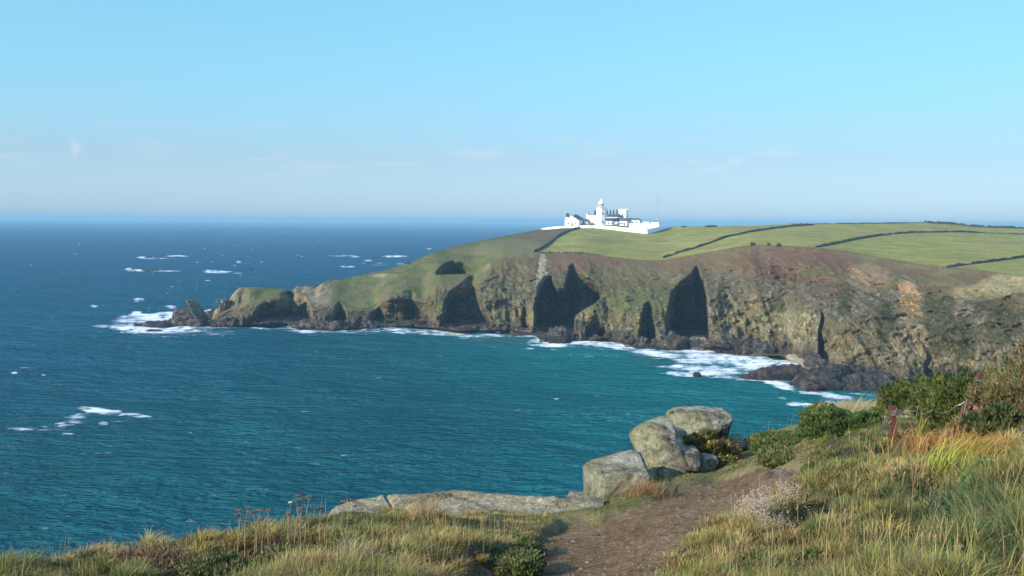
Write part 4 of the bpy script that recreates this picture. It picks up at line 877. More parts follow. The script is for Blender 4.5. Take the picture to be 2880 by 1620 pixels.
# ---- blades
def blades(name, B, Hh, W, az, lean, c0, c1, mat, parent=None, levels=(0, .38, .72, 1.0), twist=None, loc=None, up_dir=None):
    """B base points; every blade a tapering bent strip"""
    n = len(B); nl = len(levels); up_ = np.array([0, 0, 1.0]) if up_dir is None else up_dir
    d = np.stack([np.cos(az), np.sin(az), 0 * az], -1)
    tw = az + math.pi / 2 + (rng.normal(0, .7, n) if twist is None else twist); s = np.stack([np.cos(tw), np.sin(tw), 0 * tw], -1)
    V = np.zeros((n, 2 * nl - 1, 3), np.float32); C = np.zeros((n, 2 * nl - 1, 3), np.float32); j = 0
    for k, t in enumerate(levels):
        cpos = B + up_ * (Hh * (t - .42 * np.minimum(lean, 1.5) * t ** 2.2))[:, None] + d * (Hh * lean * t ** 1.7)[:, None]
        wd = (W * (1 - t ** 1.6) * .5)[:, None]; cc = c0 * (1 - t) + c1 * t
        if k < nl - 1:
            V[:, j] = cpos - s * wd; V[:, j + 1] = cpos + s * wd; C[:, j] = cc; C[:, j + 1] = cc; j += 2
        else: V[:, j] = cpos; C[:, j] = cc
    base = np.arange(n)[:, None] * (2 * nl - 1)
    qs = np.concatenate([base + np.array([2 * k, 2 * k + 1, 2 * k + 3, 2 * k + 2]) for k in range(nl - 2)], 0); ts = base + np.array([2 * nl - 4, 2 * nl - 3, 2 * nl - 2])
    return arr_mesh(name, V.reshape(-1, 3), [qs, ts], mat, C.reshape(-1, 3), False, parent, loc=loc)
STRAW = np.array([.60, .455, .18]); GOLD = np.array([.50, .36, .085]); OLIVE = np.array([.27, .265, .06]); GREEN = np.array([.135, .20, .036]); BROWN = np.array([.20, .125, .06]); DKG = np.array([.04, .075, .028]); RUSS = np.array([.36, .20, .09])
def scatter(n, x0, x1, y0, y1, k):
    r_ = np.random.default_rng(k); x = r_.uniform(x0, x1, n); y = r_.uniform(y0, y1, n); ok = y > ns_f(x) - 1; x, y = x[ok], y[ok]
    p, sd = nearP(x, y); ok = sd > np.where(x > 1780, 16, 6); return x[ok], y[ok], p[ok], sd[ok], r_
PAL = [STRAW, GOLD, OLIVE, GREEN, RUSS * .9, DKG]
def zone(x, y, p, r_):
    """colour class per place: 0 straw 1 gold 2 olive 3 green 4 russet 5 dark green"""
    q = np.stack([p[:, 0], p[:, 1], 0 * x], -1); a = fbm(q / 1.1 + 7, 3, 112) * 1.6 + r_.normal(0, .42, len(x))
    sil = 1 - np.clip((y - ns_f(x)) / 70, 0, 1)
    a = a + .30 * sil * (x < 1300) + .10 * (x > 2000) * sstep(1400, 1200, y) - .42 * (x > 2150) * sstep(1230, 1420, y) - .12 * (x < 1500) * sstep(1530, 1600, y) - .30 * turfmask(x, y) + .12
    c = np.where(a > .60, 0, np.where(a > .24, 1, np.where(a > -.22, 2, 3)))
    c = np.where(r_.uniform(0, 1, len(x)) < .09, 4, c); lowr = sstep(2380, 2560, x) * sstep(1330, 1420, y); c = np.where((r_.uniform(0, 1, len(x)) < .62 * lowr) & (c < 2), 3, c); c = np.where((r_.uniform(0, 1, len(x)) < .22 * lowr), 5, c)
    holl = .6 * np.exp(-((x - 2660) / 95) ** 2 - ((y - 1440) / 85) ** 2) + .7 * np.exp(-((x - 2440) / 50) ** 2 - ((y - 1395) / 40) ** 2) + .55 * np.exp(-((x - 880) / 220) ** 2 - ((y - 1575) / 30) ** 2)  # dark green blades stand in for shade in the hollows
    dp = fbm(q / 1.1 + 20, 3, 118); dpm = sstep(-.05, -.28, dp) * np.where(x > 2150, sstep(1250, 1330, y), sstep(1515, 1560, y) * (x < 1500)); holl = np.maximum(holl, .75 * dpm)  # noise patches paint more shadowy gaps into the grass colour
    return np.where(r_.uniform(0, 1, len(x)) < holl, 5, c), holl
def hscale(x, y, sd):
    h = .30 + .70 * sstep(8, 70, sd); h = h * (1 - .68 * turfmask(x, y)) * (1 - .45 * sstep(1650, 1900, x) * (1 - sstep(1250, 1340, y)))
    slabz = sstep(880, 960, x) * (1 - sstep(1560, 1660, x)) * (1 - sstep(1500, 1540, y)); h = h * (1 - .6 * np.exp(-((x - 2690) / 120) ** 2 - ((y - 1275) / 60) ** 2)); return h * (1 - .5 * slabz)
def tussocks(name, nt, nb, box, k, h0, h1, rad=.10):
    x, y, p, sd, r_ = scatter(nt, *box, k); m_ = len(x); cls, holl = zone(x, y, p, r_); hs = hscale(x, y, sd)
    Ht = (h0 + (h1 - h0) * r_.uniform(0, 1, m_) ** 1.6) * hs * np.where(cls == 5, .8, 1) * (1 + .3 * (x > 2600)); pal = np.array(PAL)
    col = pal[cls] * r_.uniform(.8, 1.2, (m_, 1)) * (1 + r_.normal(0, .06, (m_, 3)))
    I = np.repeat(np.arange(m_), nb); n = len(I); ra = r_.uniform(0, 1, n) ** .7; an = r_.uniform(0, 2 * math.pi, n); R_ = rad * (.5 + .5 * hs[I]) * r_.uniform(.6, 1.5, m_)[I]
    B = p[I] + np.stack([np.cos(an) * ra * R_, np.sin(an) * ra * R_, 0 * ra - .012], -1)
    wind = r_.normal(.3, .6, m_)[I]
    vx = np.cos(an) * ra * 1.1 + .5 * np.cos(wind) + r_.normal(0, .45, n); vy = np.sin(an) * ra * 1.1 + .5 * np.sin(wind) + r_.normal(0, .45, n)
    az = np.arctan2(vy, vx); lean = np.clip(np.hypot(vx, vy) * .75 + r_.normal(0, .15, n), .05, 1.7)
    hh = Ht[I] * r_.uniform(.55, 1.15, n) * (1.1 - .25 * ra); c = col[I] * r_.uniform(.72, 1.25, (n, 1)); u = r_.uniform(0, 1, n)
    c = np.where((u < .10)[:, None], BROWN * r_.uniform(.7, 1.3, (n, 1)), c); c = np.where((u > .86)[:, None] & (cls[I] != 5)[:, None], STRAW * r_.uniform(.7, 1.15, (n, 1)), c)
    tip = mix(c, STRAW, np.where(cls[I] == 5, .02, .20)); w = r_.uniform(.0045, .009, n) * np.clip(B[:, 1] / 8, .8, 1.6)
    return blades(name, B, hh, w, az, lean, mix(c * .55, [.08, .055, .028], np.full(n, .45)), tip * 1.08, M_BLADE)  # roots darkened: brown thatch plus painted shade low in each tuft
def carpet(name, n, box, k, h0, h1):
    x, y, p, sd, r_ = scatter(n, *box, k); m_ = len(x); cls, holl = zone(x, y, p, r_); hs = hscale(x, y, sd) ** .6
    q = np.stack([p[:, 0], p[:, 1], 0 * x], -1); gap = sstep(-.30, -.05, fbm(q / .22, 3, 131)); kp = r_.uniform(0, 1, m_) < .25 + .75 * gap
    c = np.array(PAL)[cls] * r_.uniform(.65, 1.2, (m_, 1)) * np.where(x > 1500, 1, .9)[:, None]
    kp &= r_.uniform(0, 1, m_) > holl * 1.3
    f = lambda v: v[kp]; n = kp.sum()
    return blades(name, p[kp] - [0, 0, .008], f(r_.uniform(h0, h1, m_) * hs), f(r_.uniform(.004, .008, m_) * np.clip(p[:, 1] / 8, .8, 1.7)), r_.uniform(-3.14, 3.14, n), np.clip(r_.normal(.8, .4, n), .05, 1.8), mix(f(c) * .5, [.06, .045, .022], np.full(n, .5)), f(c) * .95, M_BLADE, levels=(0, .5, 1.0))  # roots darkened so low grass reads as shade between tussocks
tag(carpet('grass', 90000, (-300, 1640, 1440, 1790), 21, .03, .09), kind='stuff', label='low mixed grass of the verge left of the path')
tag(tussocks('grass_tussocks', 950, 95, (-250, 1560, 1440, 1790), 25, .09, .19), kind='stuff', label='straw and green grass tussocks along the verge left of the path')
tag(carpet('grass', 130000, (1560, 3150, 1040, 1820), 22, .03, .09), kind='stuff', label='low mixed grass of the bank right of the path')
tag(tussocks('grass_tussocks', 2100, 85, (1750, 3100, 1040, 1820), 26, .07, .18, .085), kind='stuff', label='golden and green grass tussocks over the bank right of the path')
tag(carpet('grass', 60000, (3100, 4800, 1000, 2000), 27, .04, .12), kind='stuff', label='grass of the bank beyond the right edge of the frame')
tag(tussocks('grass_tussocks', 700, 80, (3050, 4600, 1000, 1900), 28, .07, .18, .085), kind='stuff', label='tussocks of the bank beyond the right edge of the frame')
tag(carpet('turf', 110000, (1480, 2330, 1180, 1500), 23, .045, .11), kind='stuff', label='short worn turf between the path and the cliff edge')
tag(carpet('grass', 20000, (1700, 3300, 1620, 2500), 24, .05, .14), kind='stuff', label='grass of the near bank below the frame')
# seed stalks above the grass
x, y, p, sd, r_ = scatter(1500, -200, 1500, 1450, 1700, 31)
keep = sd > 20; p = p[keep]; x = x[keep]; n_ = len(p)
o = blades('grass_stalks', p, r_.uniform(.14, .27, n_), np.full(n_, .0042), r_.uniform(-3, 3, n_), r_.uniform(.05, .35, n_), np.tile(BROWN * 1.3, (n_, 1)), np.tile(STRAW * .9, (n_, 1)), M_BLADE); tag(o, kind='stuff', label='thin dry seed stalks standing above the grass')
x, y, p, sd, r_ = scatter(750, 2050, 3000, 1150, 1750, 32)
keep = sd > 20; p = p[keep]; n_ = len(p)
o = blades('grass_stalks', p, r_.uniform(.14, .34, n_), np.full(n_, .005), r_.uniform(-3, 3, n_), r_.uniform(.05, .5, n_), np.tile(BROWN * 1.4, (n_, 1)), np.tile(STRAW, (n_, 1)), M_BLADE); tag(o, kind='stuff', label='dry seed stalks among the grass of the right bank')

def near_at(px, py): return nearP(np.array([float(px)]), np.array([float(py)]))[0][0]
# ---- gravel on the path
rg_ = np.random.default_rng(77); gxp = rg_.uniform(1290, 2200, 9000); gyp = rg_.uniform(1325, 1640, 9000); pp, sd = nearP(gxp, gyp); ok = (sd < -4); pp = pp[ok][:2600]
v0, f0_ = ico(1); n_ = len(pp); sz = rg_.uniform(.004, .013, (n_, 1, 1)) * np.where(rg_.uniform(0, 1, (n_, 1, 1)) > .96, 2.2, 1); VVg = v0[None] * sz * rg_.uniform(.6, 1.3, (n_, 1, 3)) * np.array([1, 1, .6]) * (1 + .25 * rg_.normal(size=(n_, len(v0), 1)).clip(-1, 1)) + pp[:, None]
cg = np.repeat(mix([.16, .105, .065], [.38, .28, .19], rg_.uniform(0, 1, n_))[:, None], len(v0), 1)
o = arr_mesh('gravel', VVg.reshape(-1, 3), [(f0_[None] + (np.arange(n_) * len(v0))[:, None, None]).reshape(-1, 3)], M_PATH, cg.reshape(-1, 3)); tag(o, kind='stuff', label='small stones and crumbs of earth on the path')
for k, (x, y, s_, lab) in enumerate([(1992, 1364, .07, 'small brown stone at the left edge of the path, lower of two'), (2008, 1388, .05, 'flat half buried stone inside the path'), (1902, 1420, .05, 'small dark stone in the middle of the path'), (2190, 1330, .12, 'pale stone step at the far end of the path'), (1560, 1612, .06, 'tan stone at the bottom edge of the path')]):
    p, f = rock_verts((s_ * 1.3, s_, s_ * .6), 500 + k, 3, .8, 6, .12); g = near_at(x, y); c_ = mix([.14, .10, .075], [.30, .23, .17], np.clip(.5 + 2 * fbm(p / s_, 3, 5), 0, 1)); o = arr_mesh('path_stone', p, [f], M_PATH, c_); o.location = tuple(map(float, g)); tag(o, lab, 'stone')

# ---- pale slab at the brink
top_f = curve([(880, 1482), (905, 1464), (940, 1432), (985, 1408), (1060, 1397), (1130, 1395), (1210, 1391), (1260, 1388), (1390, 1388), (1450, 1394), (1555, 1401), (1590, 1406), (1640, 1401), (1700, 1396), (1760, 1400)], 4)
xs2 = np.arange(885, 1700, 3.0); ts2 = np.linspace(0, 1, 80); Xs2 = np.repeat(xs2[None], 80, 0); Ys2 = 1530 + (top_f(xs2)[None] - 1530) * ts2[:, None]
zr = -3.13 - .03 * np.sin(Xs2 / 130) - .10 * sstep(980, 890, Xs2) if False else -3.13 - .03 * np.sin(Xs2 / 130)
zr = zr - .25 * sstep(1500, 1530, Ys2)
Ds2 = zr / ray(Xs2, Ys2)[1]; S2 = P(Xs2, Ys2, Ds2)
def seg_d(x, y, pl):
    d = np.full(x.shape, 1e9)
    for (ax, ay), (bx, by) in zip(pl[:-1], pl[1:]):
        ex, ey = bx - ax, by - ay; t = np.clip(((x - ax) * ex + (y - ay) * ey * 9) / (ex * ex + ey * ey * 9), 0, 1); d = np.minimum(d, np.hypot(x - ax - t * ex, 3 * (y - ay - t * ey)))
    return d
wx_ = Xs2 + 14 * fbm(S2 * 2, 3, 6); wy_ = Ys2 + 2.5 * fbm(S2 * 3, 3, 7)
crk = np.minimum.reduce([seg_d(wx_, wy_, pl) for pl in ([(1000, 1440), (1040, 1433), (1100, 1428), (1180, 1421), (1260, 1410), (1320, 1403), (1400, 1400), (1440, 1404), (1500, 1408), (1620, 1414)], [(1088, 1396), (1096, 1412), (1102, 1428)], [(1180, 1421), (1205, 1411), (1255, 1403), (1275, 1396)], [(1130, 1430), (1180, 1437), (1200, 1450)], [(1500, 1408), (1540, 1420), (1640, 1424)])])
S2[..., 2] += .035 * fbm(S2 * 1.6, 4, 8) + .018 * ridged(S2 * 5, 3, 9) - .05 * np.exp(-(crk / 5) ** 2) * (.5 + .8 * np.clip(fbm(S2 * 3, 2, 3) + .4, 0, 1))
rws = [S2]; l_ = S2[-1]; rr2 = l_[:, :2] / np.linalg.norm(l_[:, :2], axis=1, keepdims=True)
for (a, b) in ((.05, .04), (.10, .2), (.08, .6), (.16, 1.2), (0, 2.6)):
    pt = l_.copy(); pt[:, :2] += rr2 * a; pt[:, 2] -= b; pt += .08 * fbm(pt * 2, 3, 10)[:, None]; rws.append(pt[None])
SV = np.concatenate(rws, 0)
def granite_cols(p, seed=0, top=None):
    a = fbm(p * 3 + seed, 4, 121); b_ = fbm(p * 11 + seed, 3, 122); c = mix([.20, .178, .125], [.37, .325, .235], np.clip(.5 + 1.3 * a + .7 * b_, 0, 1))
    c = mix(c, [.28, .275, .15], np.clip(2.0 * (fbm(p * 4.5 + seed + 5, 4, 123) - .06), 0, .6)); c = mix(c, [.10, .10, .085], np.clip(3.2 * (fbm(p * 12 + seed + 9, 3, 124) - .14), 0, .8)); return c
o = arr_mesh('rock_slab', SV.reshape(-1, 3), [grid_faces(*SV.shape[:2])], M_GRANITE, (granite_cols(SV) * .62 + np.array([.165, .13, .07])).reshape(-1, 3), True); tag(o, 'long pale cracked slab of rock lying flat at the brink above the sea', 'rock')

def boulder(label, x0, x1, ytop, ybase, D, depth, seed, shear=0.0, box=.5, cuts=8, rough=.05, dz=0, tilt=0, lo=.6, yellow=0):
    p, f = rock_verts((1, 1, 1), seed, 6, box * .8, cuts + 6, .0, lo)
    p = (p - p.min(0)) / (p.max(0) - p.min(0)) * 2 - 1
    w = float((ray(x1, ybase)[0] - ray(x0, ybase)[0]) * D) / 2; h = float((ray(x0, ytop)[1] - ray(x0, ybase)[1]) * D) / 2
    p = p * np.array([w * (1 - .3 * abs(shear)), depth, h]); p[:, 0] += -shear * w * (p[:, 2] / h) * .55
    nn = p / (np.linalg.norm(p, axis=1, keepdims=True) + 1e-6)
    p = p + nn * (rough * (1.1 * fbm(p * 2.2 + seed, 4, seed) + .8 * ridged(p * np.array([3, 3, 7]) + seed, 4, seed + 1) + .45 * fbm(p * 11 + seed, 3, 3)))[:, None]
    if tilt: c, s = math.cos(tilt), math.sin(tilt); p = np.stack([p[:, 0] * c - p[:, 2] * s, p[:, 1], p[:, 0] * s + p[:, 2] * c], 1)
    g = P((x0 + x1) / 2, (ytop + ybase) / 2, D + depth * .4); c_ = granite_cols(p, seed)
    if yellow: c_ = mix(c_, [.33, .315, .16], .7 * np.clip(yellow * sstep(.1, -.7, p[:, 0] / w) * (.7 + fbm(p * 4, 3, 2)), 0, .85))
    under = sstep(-.2, -.9, p[:, 2] / h)
    o = arr_mesh('boulder', p, [f], M_GRANITE, c_, False); o.location = tuple(map(float, g)); tag(o, label, 'boulder'); return o
boulder('squared boulder with a flat top, lowest and leftmost of the boulders', 1640, 1830, 1280, 1450, 13.0, .62, 601, .1, .34, 5, .035, yellow=.7, lo=.66)
boulder('leaning wedge shaped boulder overhanging the sea, left of the gorse clump', 1772, 1950, 1186, 1345, 14.4, .6, 602, .6, .4, 6, .04, yellow=1, lo=.62)
boulder('low blocky rock at the right foot of the leaning boulder', 1870, 1962, 1256, 1322, 14.3, .4, 603, -.1, .36, 4, .03, lo=.66)
boulder('big round topped boulder behind the yellow flowering gorse', 1866, 2040, 1148, 1290, 16.2, .7, 604, -.15, .5, 5, .05, yellow=.7, lo=.66)
boulder('flat shaded rock tucked between the two larger left boulders', 1855, 1935, 1212, 1275, 15.2, .4, 605, 0, .4, 5, .03)
boulder('small grey rock at the right edge of the flowering gorse', 2022, 2092, 1222, 1290, 16.6, .4, 606, -.5, .45, 5, .03)
boulder('small embedded stone in the turf below the gorse clump', 1955, 2010, 1280, 1318, 14.6, .3, 607, 0, .5, 5, .03)
boulder('short pale rock between the squared boulder and the slab', 1600, 1700, 1398, 1450, 12.9, .4, 608, 0, .4, 5, .03)

# ---- bushes
def bush(name, label, cx, ybase, wpx, hpx, Dref, depth, n, cols, seed, group=None, yellow=0.0, ln=.06, dead=.1, wd=.012, lean=(0, 0, 0), core=(.035, .035, .018)):
    D = Dref; gg = near_at(cx, ybase); D = float(gg[1]) if ybase > ns_f(cx) + 20 else D
    g = P(cx, ybase, D); px_ = D / F; w = wpx * px_ / 2; h = hpx * px_ * .64; sc_ = D / Dref; ln *= max(sc_, .6); wd *= max(sc_, .6); depth *= max(sc_, .6)
    root = empty(name, tuple(map(float, g))); tag(root, label, 'bush', group); r_ = np.random.default_rng(seed)
    # lumpy dome of sprays
    u = r_.normal(size=(n, 3)); u /= np.linalg.norm(u, axis=1, keepdims=True); u[:, 2] = np.where(u[:, 2] < -.25, -u[:, 2], u[:, 2])
    lump = 1 + .50 * fbm(u * 1.9 + seed, 2, seed) + .38 * fbm(u * 5 + seed, 2, seed + 1)
    rad = lump * r_.uniform(.80, 1.04, n) * (1 + .10 * fbm(u * 14, 2, seed + 2))
    c = u * np.array([w, depth, h]) * rad[:, None]
    nb = 7; Bp = np.repeat(c, nb, 0) + r_.normal(0, .012, (n * nb, 3)); m_ = n * nb
    nrm_ = np.repeat(u * np.array([1 / w, 1 / depth, 1 / h]), nb, 0); nrm_ /= np.linalg.norm(nrm_, axis=1, keepdims=True)
    dr = nrm_ + r_.normal(0, .55, (m_, 3)) + np.array([0, 0, .35]) + np.array(lean); dr /= np.linalg.norm(dr, axis=1, keepdims=True)
    L_ = r_.uniform(.6, 1.3, m_) * ln
    pn = np.repeat(fbm(u * 3.5 + 5, 3, seed + 3) + .6 * fbm(u * 9, 2, seed + 4), nb); a = np.clip(.5 + 1.3 * pn + r_.normal(0, .2, m_), 0, 1)
    cc = mix(cols[0], cols[1], a); dd_ = (np.repeat(r_.uniform(0, 1, n), nb) < dead); cc = np.where(dd_[:, None], np.array([.24, .16, .08]) * r_.uniform(.7, 1.2, (m_, 1)), cc)
    if yellow:
        yl = np.repeat((r_.uniform(0, 1, n) < yellow) & (c[:, 2] > .25 * h), nb); cc = np.where(yl[:, None], [.62, .46, .03], cc)
    # each spray leaf is a small diamond
    s1_ = np.cross(dr, r_.normal(size=(m_, 3))); s1_ /= np.linalg.norm(s1_, axis=1, keepdims=True)
    wv = wd * r_.uniform(.6, 1.2, (m_, 1)); mid = Bp + dr * (L_ * .45)[:, None]
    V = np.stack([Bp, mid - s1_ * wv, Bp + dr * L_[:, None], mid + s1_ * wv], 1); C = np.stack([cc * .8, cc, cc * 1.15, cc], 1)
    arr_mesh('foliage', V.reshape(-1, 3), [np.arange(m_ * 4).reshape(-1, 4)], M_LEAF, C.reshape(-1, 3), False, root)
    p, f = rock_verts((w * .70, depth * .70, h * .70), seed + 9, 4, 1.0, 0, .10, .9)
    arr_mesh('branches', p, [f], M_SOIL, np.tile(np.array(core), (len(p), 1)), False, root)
    return root
GO = (np.array([.042, .066, .02]), np.array([.135, .165, .036]))
bush('gorse_bush', 'bright green rounded gorse bush, leftmost of the big pair near the leaning post', 2575, 1150, 180, 104, 20.0, .75, 5200, GO, 701, ln=.08, wd=.014, dead=.04)
bush('gorse_bush', 'broad green gorse bush behind the leaning rusty post', 2690, 1190, 200, 160, 18.0, .75, 6000, GO, 702, ln=.08, wd=.014, dead=.05)
bush('gorse_bush', 'dark green gorse mound left of the upright rusty post', 2390, 1226, 190, 90, 18.0, .7, 4800, (np.array([.035, .07, .022]), np.array([.10, .15, .03])), 703, ln=.07, wd=.013, dead=.05)
bush('gorse_bush', 'low spreading gorse on the brink beyond the turf', 2190, 1258, 150, 34, 17.5, .6, 2200, (np.array([.06, .09, .025]), np.array([.13, .17, .04])), 704, ln=.06, dead=.15)
bush('gorse_bush', 'small dark gorse tuft between the brink and the gorse mound', 2320, 1176, 90, 50, 20.5, .4, 1500, GO, 705, ln=.07, dead=.1)
bush('gorse_bush', 'straggly olive gorse with dead tan stems at the right edge', 2900, 1200, 230, 215, 14.5, .8, 5600, (np.array([.07, .085, .03]), np.array([.17, .17, .06])), 706, ln=.08, wd=.012, dead=.42)
bush('gorse_bush', 'shadowy bush below the pink flowers at the right edge', 2800, 1240, 170, 130, 12.6, .5, 3200, (np.array([.03, .05, .02]), np.array([.09, .12, .035])), 707, ln=.06, wd=.011, dead=.2)
bush('gorse_bush', 'gorse clump with yellow flowers growing among the boulders', 1985, 1300, 150, 112, 15.1, .40, 5000, (np.array([.05, .08, .02]), np.array([.17, .19, .04])), 708, yellow=.07, ln=.05, wd=.010, dead=.5)
bush('gorse_bush', 'brown leggy gorse at the right end of the flowering clump', 2035, 1296, 60, 70, 15.3, .3, 1500, (np.array([.08, .07, .035]), np.array([.16, .14, .06])), 709, ln=.05, wd=.009, dead=.55)
bush('gorse_bush', 'olive bush on the slope behind the broad gorse', 2800, 1110, 120, 90, 19.0, .6, 2600, (np.array([.07, .085, .03]), np.array([.18, .18, .06])), 710, ln=.08, dead=.35)
bush('bramble_patch', 'leafy green bramble spilling over the left edge of the path', 1462, 1596, 115, 42, 7.9, .22, 1500, (np.array([.05, .075, .025]), np.array([.16, .19, .055])), 711, ln=.028, wd=.008, dead=.15)
bush('bramble_patch', 'dark green leafy tuft beside the slab left of the path', 1385, 1545, 200, 40, 8.8, .28, 1700, (np.array([.05, .09, .03]), np.array([.15, .21, .05])), 712, ln=.03, wd=.007, dead=.2)
bush('bramble_patch', 'leafy plant at the right of the verge hollow in the foreground', 1130, 1588, 130, 56, 7.8, .2, 900, (np.array([.07, .10, .03]), np.array([.19, .22, .07])), 713, ln=.03, wd=.009, dead=.25)
bush('bramble_patch', 'bright green leafy tangle under the orange leaves on the right bank', 2800, 1390, 150, 80, 7.2, .3, 1700, (np.array([.06, .12, .03]), np.array([.17, .27, .06])), 714, ln=.035, wd=.011, dead=.1)
bush('heather_tuft', 'low brown dead flower tuft in the grass at lower left', 420, 1585, 300, 30, 8.0, .3, 1200, (np.array([.13, .08, .05]), np.array([.24, .16, .09])), 715, ln=.03, wd=.006, dead=.5, core=(.08, .055, .03))
LG = (np.array([.045, .07, .022]), np.array([.14, .165, .045]))
for k, (x, y, w_, h_, lab) in enumerate([(2250, 1432, 90, 30, 'small green leafy patch nearest the pale seed heads'), (2340, 1500, 110, 36, 'green leafy patch in the middle of the right bank'), (2470, 1520, 100, 34, 'green leafy patch left of the dark hollow'), (2560, 1362, 110, 40, 'leafy green scrub below the upright post'), (2300, 1600, 130, 40, 'green leafy patch at the bottom of the bank right of the path'), (2850, 1500, 120, 50, 'leafy green scrub at the right edge under the blade sprays'), (2480, 1258, 110, 34, 'low dark green scrub left of the upright post foot'), (2120, 1600, 110, 30, 'green weeds at the bottom right of the path'), (2740, 1420, 120, 44, 'dark leafy scrub above the hollow on the right bank'), (2420, 1330, 100, 30, 'low green scrub mid bank above the lime green tuft'), (2200, 1300, 110, 20, 'flat green scrub along the turf above the path end'), (820, 1578, 170, 34, 'dark leafy undergrowth in the left verge'), (1010, 1530, 140, 26, 'low leafy undergrowth in front of the slab'), (250, 1600, 150, 26, 'green leafy weeds at the lower left corner'), (600, 1600, 150, 30, 'leafy weeds at the bottom of the left verge')]):
    bush('scrub_patch', lab, x, y, w_, h_, 8.0, .22, 900, LG, 730 + k, ln=.03, wd=.008, dead=.22)

def tuft(name, label, cat, px, py, n, L0, L1, W, az, azs, lean, c0, c1, spread=.12, seed=0, group=None):
    g = near_at(px, py); r_ = np.random.default_rng(seed)
    B = r_.normal(0, spread, (n, 3)) * np.array([1, 1, 0]); cc0 = np.array(c0) * r_.uniform(.7, 1.25, (n, 1)); k = r_.uniform(0, 1, (n, 1)); cc1 = np.array(c1[0]) * k + np.array(c1[1]) * (1 - k)
    o = blades(name, B, r_.uniform(L0, L1, n), np.full(n, W) * r_.uniform(.6, 1.3, n), r_.normal(az, azs, n), np.clip(r_.normal(lean, .25, n), .05, 2), cc0, cc1, M_BLADE, levels=(0, .25, .5, .75, 1)); o.location = tuple(map(float, g - np.array([0, 0, .02])))
    return tag(o, label, cat, group)
YG = (.30, .36, .06); OR = ((.52, .25, .05), (.46, .15, .05)); YO = ((.50, .42, .08), (.45, .25, .06))
tuft('montbretia_clump', 'fan of yellow green sword leaves leaning right with orange tips, largest on the bank', 'plant', 2662, 1345, 210, .28, .48, .012, .15, .35, 1.0, YG, YO, .06, 801)
tuft('montbretia_clump', 'rust orange dying sword leaves right of the upright post', 'plant', 2610, 1285, 260, .20, .36, .011, .6, 1.1, .8, (.34, .20, .06), OR, .14, 802)
tuft('montbretia_clump', 'orange and yellow sword leaves sprawling right below the shadowy bush', 'plant', 2760, 1335, 240, .22, .38, .011, .2, .5, .9, YG, OR, .12, 803)
tuft('montbretia_clump', 'upper patch of curled orange leaves beneath the pink flowers', 'plant', 2740, 1262, 240, .18, .32, .010, .5, .9, .8, (.36, .28, .07), OR, .18, 804)
tuft('montbretia_clump', 'single pale yellow green sword tuft right of the upright post foot', 'plant', 2588, 1262, 14, .2, .33, .016, .3, .4, .25, (.38, .42, .08), YO, .03, 805)
tuft('broad_leaf_tuft', 'bright lime green leaf tuft on the bank above the path', 'plant', 2372, 1342, 26, .1, .2, .02, .2, 1.6, 1.0, (.30, .36, .07), ((.34, .38, .09), (.30, .34, .08)), .03, 806)
tuft('straw_tuft', 'pale straw tuft catching the sun beside the slab', 'grass tuft', 1195, 1492, 260, .12, .26, .005, .4, 1.2, .5, (.34, .22, .10), ((.56, .44, .22), (.48, .32, .16)), .09, 807)
tuft('straw_tuft', 'spiky upright straw tuft in the lower foreground verge', 'grass tuft', 985, 1625, 170, .14, .28, .006, .2, 1.3, .4, (.32, .26, .12), ((.56, .47, .26), (.50, .42, .2)), .06, 808)
tuft('straw_tuft', 'blond windswept grass cap on the brink below the bright gorse', 'grass tuft', 2425, 1165, 1100, .14, .28, .008, .1, .6, .9, (.40, .32, .15), ((.60, .48, .26), (.52, .42, .22)), .26, 809)
tuft('straw_tuft', 'reddish brown grass tuft in front of the leaning boulder', 'grass tuft', 1815, 1398, 420, .12, .26, .006, .1, 1.2, .6, (.26, .15, .07), ((.44, .28, .12), (.36, .20, .09)), .13, 810)
tuft('rush_tuft', 'dark bluish green arching leaves in the hollow of the right bank', 'plant', 2655, 1500, 60, .25, .42, .010, 1.5, 1.6, .7, (.03, .07, .045), ((.05, .12, .07), (.06, .10, .05)), .07, 811)
tuft('rush_tuft', 'big spray of long green blades arching left at the right edge', 'plant', 2860, 1560, 240, .20, .38, .007, 2.7, .9, .95, (.10, .15, .05), ((.26, .29, .10), (.20, .26, .08)), .15, 812)
tuft('rush_tuft', 'second spray of green blades above the hollow near the right edge', 'plant', 2810, 1450, 180, .16, .32, .007, 2.5, 1.1, .85, (.09, .14, .05), ((.24, .27, .10), (.18, .23, .08)), .14, 813)
tuft('rush_tuft', 'green blade tuft at the bottom right corner', 'plant', 2700, 1640, 300, .12, .24, .007, 1.5, 1.6, .5, (.12, .18, .04), ((.26, .32, .08), (.20, .26, .06)), .15, 814)

# pale seed heads beside the path
g = near_at(2120, 1470); root = empty('pale_flower_patch', tuple(map(float, g))); tag(root, 'drift of tiny pinkish white seed heads along the right edge of the path', 'flowers')
r_ = np.random.default_rng(901); t = r_.uniform(0, 1, 230) ** 1.3; bx = 2110 + 120 * t + r_.normal(0, 22, 230); by = 1545 - 110 * t + r_.normal(0, 16, 230); pp, sd = nearP(bx, by); kk = sd > 14; pp = pp[kk]; n_ = len(pp)
hh = r_.uniform(.12, .20, n_); azz = r_.uniform(-3, 3, n_); lnn = r_.uniform(.1, .4, n_)
blades('stem', pp - g, hh, np.full(n_, .003), azz, lnn, np.tile([.28, .22, .12], (n_, 1)), np.tile([.42, .34, .24], (n_, 1)), M_BLADE, root)
tips = pp - g + np.stack([np.cos(azz) * hh * lnn, np.sin(azz) * hh * lnn, hh * (1 - .25 * lnn)], -1)
v0, f0_ = ico(1); m2 = 7; c_ = np.repeat(tips, m2, 0) + r_.normal(0, .012, (n_ * m2, 3)); VVg = v0[None] * r_.uniform(.003, .006, (n_ * m2, 1, 1)) + c_[:, None]
